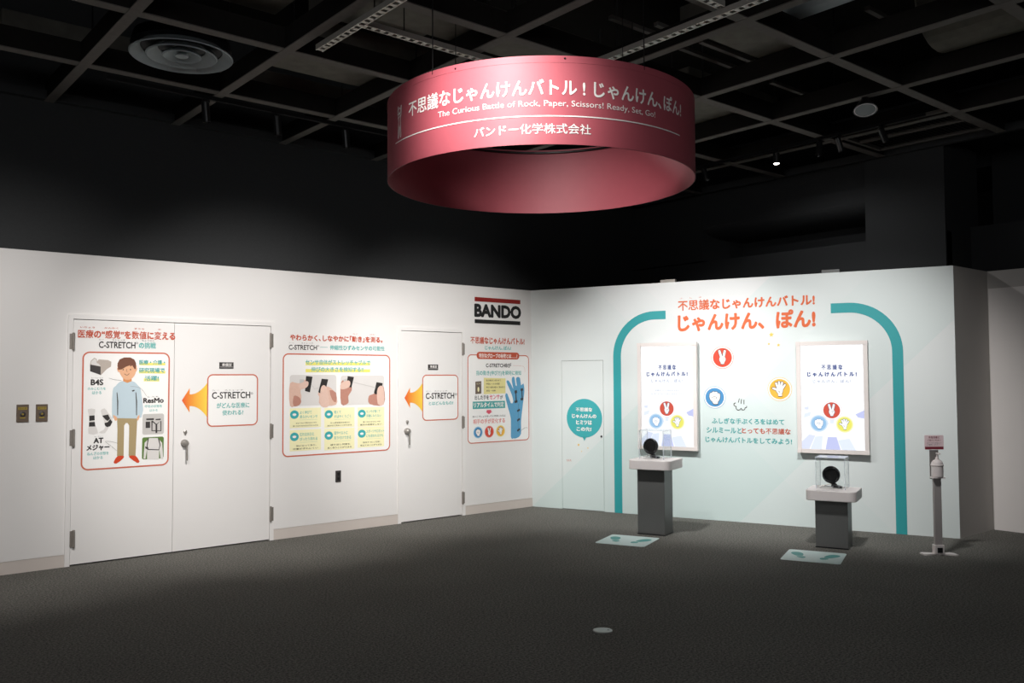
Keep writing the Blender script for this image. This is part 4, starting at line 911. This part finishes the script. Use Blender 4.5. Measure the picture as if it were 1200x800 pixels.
stroke(CY, [(D2(166.7+(283.4-166.7)*k/60), 2.931) for k in range(61)], .006, .003, WHT, 'underline', t)
man = [(-.2, 1), (-.32, .98), (-.34, .55), (-.2, .5), (-.24, .3), (-.16, .02), (-.3, -.95), (-.16, -1), (0, -.25), (.14, -1), (.28, -.95), (.16, .02), (.24, .3), (.3, .52), (.36, .95), (.24, 1), (.18, .62), (.08, .5), (-.08, .5), (-.16, .6)]
cu, cv = D2(170.6), 3.042
stroke(CY, [(cu+x*.075, cv+y*.085) for x, y in smooth_pts(man, 3)], .006, .003, WHT, 'figure_logo', t, True)
stroke(CY, circ(cu, cv+.062, .013, 16, .015), .005, .003, WHT, 'figure_head', t, True)
stroke(CY, [(cu-.02, cv+.02), (cu+.02, cv+.035)], .005, .003, WHT, 'figure_belt', t)
for d, z in ((236.05, 3.229), (199.9, 3.222)):
    p = CY.pt(D2(d), z, 0); n = (p-Vector((RC.x, RC.y, z))).normalized()
    MB().lathe(p, n, [(0, .006), (.006, .004)], 8).build('rivet', 'black_metal', t)
CZ = 4.058
def ring_at(px, near):
    d = ray(px, 90); a = d.x**2+d.y**2; bb = -2*(d.x*RC.x+d.y*RC.y); c = RC.x**2+RC.y**2-RR*RR; sq = math.sqrt(bb*bb-4*a*c)
    tt = (-bb-sq)/(2*a) if near else (-bb+sq)/(2*a); return CAM.x+d.x*tt, CAM.y+d.y*tt
for px, nr in ((507, True), (755, True), (534, False), (730, False)):
    x, y = ring_at(px, nr); MB().tube((x, y, RZ1-.02), (x, y, CZ+.3), .003, 6).build('hanging_wire', 'black_metal', t)
# wooden hoop and cross bars that stretch the band
b = MB()
for k in range(64):
    a0, a1 = 2*PI*k/64, 2*PI*(k+1)/64; r = RR-.012
    b.tube((RC.x+r*math.cos(a0), RC.y+r*math.sin(a0), RZ1-.02), (RC.x+r*math.cos(a1), RC.y+r*math.sin(a1), RZ1-.02), .008, 6)
b.build('stretch_hoop', 'black_metal', t)

# ================================================================== CEILING GRID
SA, SB, A0_, B0_ = 1.2613, 1.1031, 8.569, 1.7512
gr = thing('ceiling_grid', (3, 3, CZ), None, None); gr['kind'] = 'structure'
ys = [A0_-SA*i for i in range(1, 11)]; xs = [B0_+SB*j for j in range(-5, 7)]
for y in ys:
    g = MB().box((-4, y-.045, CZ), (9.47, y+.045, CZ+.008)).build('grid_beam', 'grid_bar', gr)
    MB().box((-4, y-.036, CZ+.008), (9.47, y+.036, CZ+.17)).build('shaded_web', 'shaded_web', g)
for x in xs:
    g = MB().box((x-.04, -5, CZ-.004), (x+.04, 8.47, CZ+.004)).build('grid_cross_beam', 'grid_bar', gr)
    MB().box((x-.031, -5, CZ+.004), (x+.031, 8.47, CZ+.166)).build('shaded_web', 'shaded_web', g)
MB().box((-4, 8.40, CZ), (9.5, 8.47, CZ+.08)).box((9.40, -5, CZ), (9.47, 8.47, CZ+.08)).build('edge_angle', 'dark_wall', gr)
b = MB()
for x in xs:
    for y in ys:
        if 6.6 < x < 7.6 and y < 3.4: continue
        b.tube((x+.06, y, CZ+.16), (x+.06, y, 5.1), .006, 5)
o = b.build('hanger_rod', 'black_metal', gr); o['kind'] = 'stuff'
# things above the grid
def duct_box(a, c, label, m='duct', name='air_duct', cat='duct'):
    return tag(MB().box(a, c, .01).build(name, m), label, cat, 'ducts and beams above the grid')
duct_box((2.98, 3.2, 4.36), (3.92, 5.95, 4.6), 'wide flat grey duct above the grid where the two upper left trays meet')
duct_box((3.05, 6.12, 4.24), (4.6, 6.88, 4.42), 'rough grey boxed beam above the grid left of the ring banner')
duct_box((3.3, 4.92, 4.245), (5.0, 5.5, 4.33), 'rough grey beam just above the grid over the ring banner')
duct_box((5.15, 3.72, 4.24), (6.6, 4.17, 4.40), 'grey boxed beam above the grid right of the ring banner')
duct_box((6.2, 4.92, 4.24), (7.6, 5.75, 4.4), 'grey panel above the grid beside the right edge of the ring banner')
duct_box((1.2, 7.4, 4.24), (5.4, 7.75, 4.4), 'long grey boxed beam above the left spotlights')
duct_box((2.2, 5.55, 4.3), (2.75, 6.02, 4.36), 'small grey ceiling panel near the round vent', name='ceiling_panel', cat='panel')
p = Zp(251, 31.5, 4.29); MB().box((p.x-.05, p.y-.008, 4.285), (p.x+.05, p.y+.008, 4.30)).build('pale_strip', 'pale_emit', [o for o in bpy.data.objects if o.name == 'ceiling_panel'][0])  # small pale strip, weakly emissive
tag(MB().lathe((5.66, 3.70, 4.52), (0, -1, 0), [(0, .26), (.02, .28), (6, .28)], 32).build('round_duct', 'duct_metal', smooth=False), 'pale blue grey round duct at the top edge above the grid', 'duct', 'round ducts above the grid')
tag(MB().lathe((7.15, 3.16, 4.60), (0, -1, 0), [(0, .35), (.02, .37), (7, .37)], 32).build('round_duct', 'duct', smooth=False), 'grey green round duct above the grid at the upper right', 'duct', 'round ducts above the grid')
for x0, y0_, x1, y1_ in ((716, 22, 765, 42), (769, 30, 783, 36), (800, 57, 880, 90), (822, 50, 897, 80), (905, 97, 959, 119), (1015, 12, 1055, 32)):
    a_, b_ = Zp(x0, y0_, 4.3), Zp(x1, y1_, 4.3); yy = (a_.y+b_.y)/2
    MB().box((a_.x, yy-.02, 4.3), (b_.x, yy+.02, 4.33)).build('support_channel', 'grid_bar', gr)
    if x0 in (716, 769, 1015): continue
    MB().tube((a_.x+.15, yy, 4.33), (a_.x+.15, yy, 5.1), .006, 5).build('hanger_rod', 'black_metal', gr)
# cable trays
def tray(x0, y0, x1, y1, z, label):
    P, Q = Vector((x0, y0, z)), Vector((x1, y1, z)); d = (Q-P); L = d.length; d.normalize(); n = Vector((-d.y, d.x, 0))
    t = thing('cable_tray', (P+Q)/2, label, 'tray', 'cable trays under the grid')
    for sg in (-1, 1): MB().obox((P+Q)/2+n*sg*.024, d, n, (0, 0, 1), (L, .010, .04)).build('side_rail', 'tray', t)
    b = MB(); k = 0
    while k*.07 < L: b.obox(P+d*(.02+k*.07)-Vector((0, 0, .016)), d, n, (0, 0, 1), (.034, .048, .005)); k += 1
    o = b.build('rung', 'tray', t); o['kind'] = 'stuff'
    for f in (.25, .75):
        c = P+d*L*f
        MB().tube(c, c+Vector((0, 0, .20)), .005, 6).build('hanger', 'black_metal', t)
    return t
tray(2.94, 5.69, 2.94, 2.6, 4.0, 'slotted pale cable tray running to the upper left edge of the ring banner')
tray(2.99, 5.165, 4.35, 5.165, 4.03, 'slotted cable tray crossing behind the top left of the ring banner')
tray(4.71, 4.9, 4.71, 2.3, 4.0, 'slotted cable tray rising from behind the ring banner top right')
tray(3.4, 3.424, 4.66, 3.424, 4.03, 'slotted cable tray at the very top, meeting the one behind the banner')
# round diffuser
c = hit(213, 66, (0, 0, 4.03), Vector((0, 0, 1)))
t = thing('ceiling_vent', c, 'round grey ring ceiling vent at the upper left', 'vent')
for r0, r1, nm in ((.37, .31, 'outer_cone'), (.255, .19, 'cone'), (.14, .085, 'cone')):
    MB().lathe(c, (0, 0, 1), [(0, r0), (-.008, r0-.008), (.0, r0-.02), (.05, r1-.02), (.056, r1-.02), (.012, r0-.008), (.006, r0)], 48, cap=False).build(nm, 'duct_metal', t, smooth=False)
MB().lathe(c, (0, 0, 1), [(-.004, .004), (-.004, .045), (.004, .05), (.02, .03)], 24).build('centre_boss', 'duct_metal', t)
MB().lathe(c, (0, 0, 1), [(.062, .004), (.06, .36), (.14, .34)], 32).build('plenum', 'black_metal', t)
# return grille
t = thing('ceiling_grille', (8.75, 4.1, CZ+.02), 'dark slatted grille in the ceiling at the upper right', 'vent')
MB().box((8.30, 3.58, CZ+.02), (8.34, 4.72, CZ+.05)).box((9.2, 3.58, CZ+.02), (9.24, 4.72, CZ+.05)).box((8.30, 3.58, CZ+.02), (9.24, 3.62, CZ+.05)).box((8.30, 4.68, CZ+.02), (9.24, 4.72, CZ+.05)).box((8.74, 3.62, CZ+.015), (8.77, 4.68, CZ+.05)).build('grille_frame', 'grid_bar', t)
s0 = None
for k in range(22):
    y = 3.66+k*.047
    if s0 is None: s0 = MB().obox((8.77, y, CZ+.035), (1, 0, 0), (0, 1, .6), (0, -.6, 1), (.86, .016, .003)).build('slat', 'grid_bar', t)
    else: s1 = s0.copy(); COL.objects.link(s1); s1.location = s0.location+Vector((0, k*.047, 0))
# lighting rails
for p, q, lab in (((1.95, 7.42), (6.9, 7.42), 'thin black lighting rail along the left wall below the ceiling grid'), ((8.12, 7.3), (8.12, 3.7), 'thin black lighting rail on the right below the ceiling grid')):
    P, Q = Vector((*p, CZ-.02)), Vector((*q, CZ-.02)); d = (Q-P).normalized()
    tag(MB().obox((P+Q)/2, d, Vector((-d.y, d.x, 0)), (0, 0, 1), ((Q-P).length, .035, .03)).build('lighting_rail', 'black_metal'), lab, 'rail', 'lighting rails')
def fixture(loc, aim, L=.17, R=.035):
    """cylindrical spotlight: adapter and stem up to the rail, body pointing along aim"""
    loc = Vector(loc); aim = Vector(aim).normalized()
    t = thing('spotlight', loc, None, 'spotlight')
    MB().tube(loc, loc+Vector((0, 0, .06)), .01, 8).build('stem', 'black_metal', t)
    MB().box(loc+Vector((-.03, -.015, .055)), loc+Vector((.03, .015, .075))).build('adapter', 'black_metal', t)
    MB().lathe(loc-aim*L*.35, aim, [(0, R*.7), (.01, R), (L-.01, R), (L, R*.95), (L-.012, R*.85)], 20, cap=True).build('body', 'lamp_black', t, smooth=False)
    return t
ORD = ('leftmost', 'middle', 'rightmost')
for i, x in enumerate((2.757, 3.415, 4.12)):
    tag(fixture((x, 7.42, CZ-.12), (0.12, .05, -1), .18, .034), ORD[i]+' of the three black spotlights under the left lighting rail', group='spotlights on the left rail')
XP = lambda x, y: hit(x, y, (8.12, 0, 0), Vector((1, 0, 0)))
for (x, y), aim, lab in (((960, 180), (-.15, 0, -1), 'black spotlight just right of the lit one on the right rail'), ((983, 176), (.35, -.1, -1), 'tilted black spotlight between two others on the right rail'), ((1034, 168), (.7, -.1, -1), 'rightmost tilted black spotlight on the right rail'), ((826, 207), (.1, -.3, -1), 'black spotlight beside the lower right edge of the ring banner')):
    p = XP(x, y); tag(fixture((p.x, p.y, CZ-.10), aim, .15, .03), lab, group='spotlights on the right rail')
p = XP(910, 198); t = tag(fixture((p.x, p.y, CZ-.10), (0, 0, -1), .12, .035), 'lit downlight glowing white above the mint wall', group='spotlights on the right rail')
MB().lathe((p.x, p.y, CZ-.10-.12*.65+.004), (0, 0, -1), [(0, .03), (.010, .024), (.012, .004)], 16).build('lamp_lens', 'lamp_glow', t)
l = bpy.data.lights.new('downlight', 'SPOT'); l.energy = 10; l.spot_size = 2.4; l.spot_blend = .6; l.shadow_soft_size = .03; lo = bpy.data.objects.new('downlight', l); COL.objects.link(lo); lo.location = (p.x, p.y, CZ-.24); lo.rotation_euler = (0, -.45, 0)
# fixtures for the spot lamps out of view; lamps inside the frame stay bare
AIMS = ['black ceiling spotlight aimed at the double door', 'black ceiling spotlight aimed at the wide poster wall', 'black ceiling spotlight aimed at the single door', '', 'black ceiling spotlight aimed at the right screen', '', 'black ceiling spotlight aimed at the red ring banner', '']
for k, (loc, tgt, e, a, c) in enumerate(SPOTS):
    d = (Vector(tgt)-Vector(loc)).normalized()
    px_ = Vector(loc)-CAM; z = px_.dot(FW)
    if z > .2:
        sx, sy = 600+FPX*px_.dot(RT)/z, 400-FPX*px_.dot(UP)/z
        if -20 < sx < 1220 and -20 < sy < 820: continue
    tag(fixture(Vector(loc)-d*.16, d, .14, .035), AIMS[k] or 'black ceiling spotlight aimed at the mint wall')
# bell shaped lamp at the upper right
c = hit(1014, 129.5, (0, 0, 3.93), Vector((0, 0, 1)))
ax = (Vector((0, 0, -1))-FW*.38+RT*-.12).normalized()
t = thing('pendant_lamp', c, 'unlit bell shaped lamp with a shiny face below the upper right grid', 'lamp')
MB().lathe(c-ax*.16, ax, [(0, .03), (.04, .032), (.05, .036), (.10, .07), (.15, .098), (.16, .102), (.156, .096)], 28).build('lamp_shade', 'lamp_black', t, smooth=False)
MB().lathe(c-ax*.006, ax, [(0, .095), (.003, .09), (-.004, .05), (-.008, .004)], 28).build('reflector', 'lamp_face', t)
MB().tube(c-ax*.15, (c-ax*.15)+Vector((0, 0, .12)), .012, 8).build('stem', 'black_metal', t)
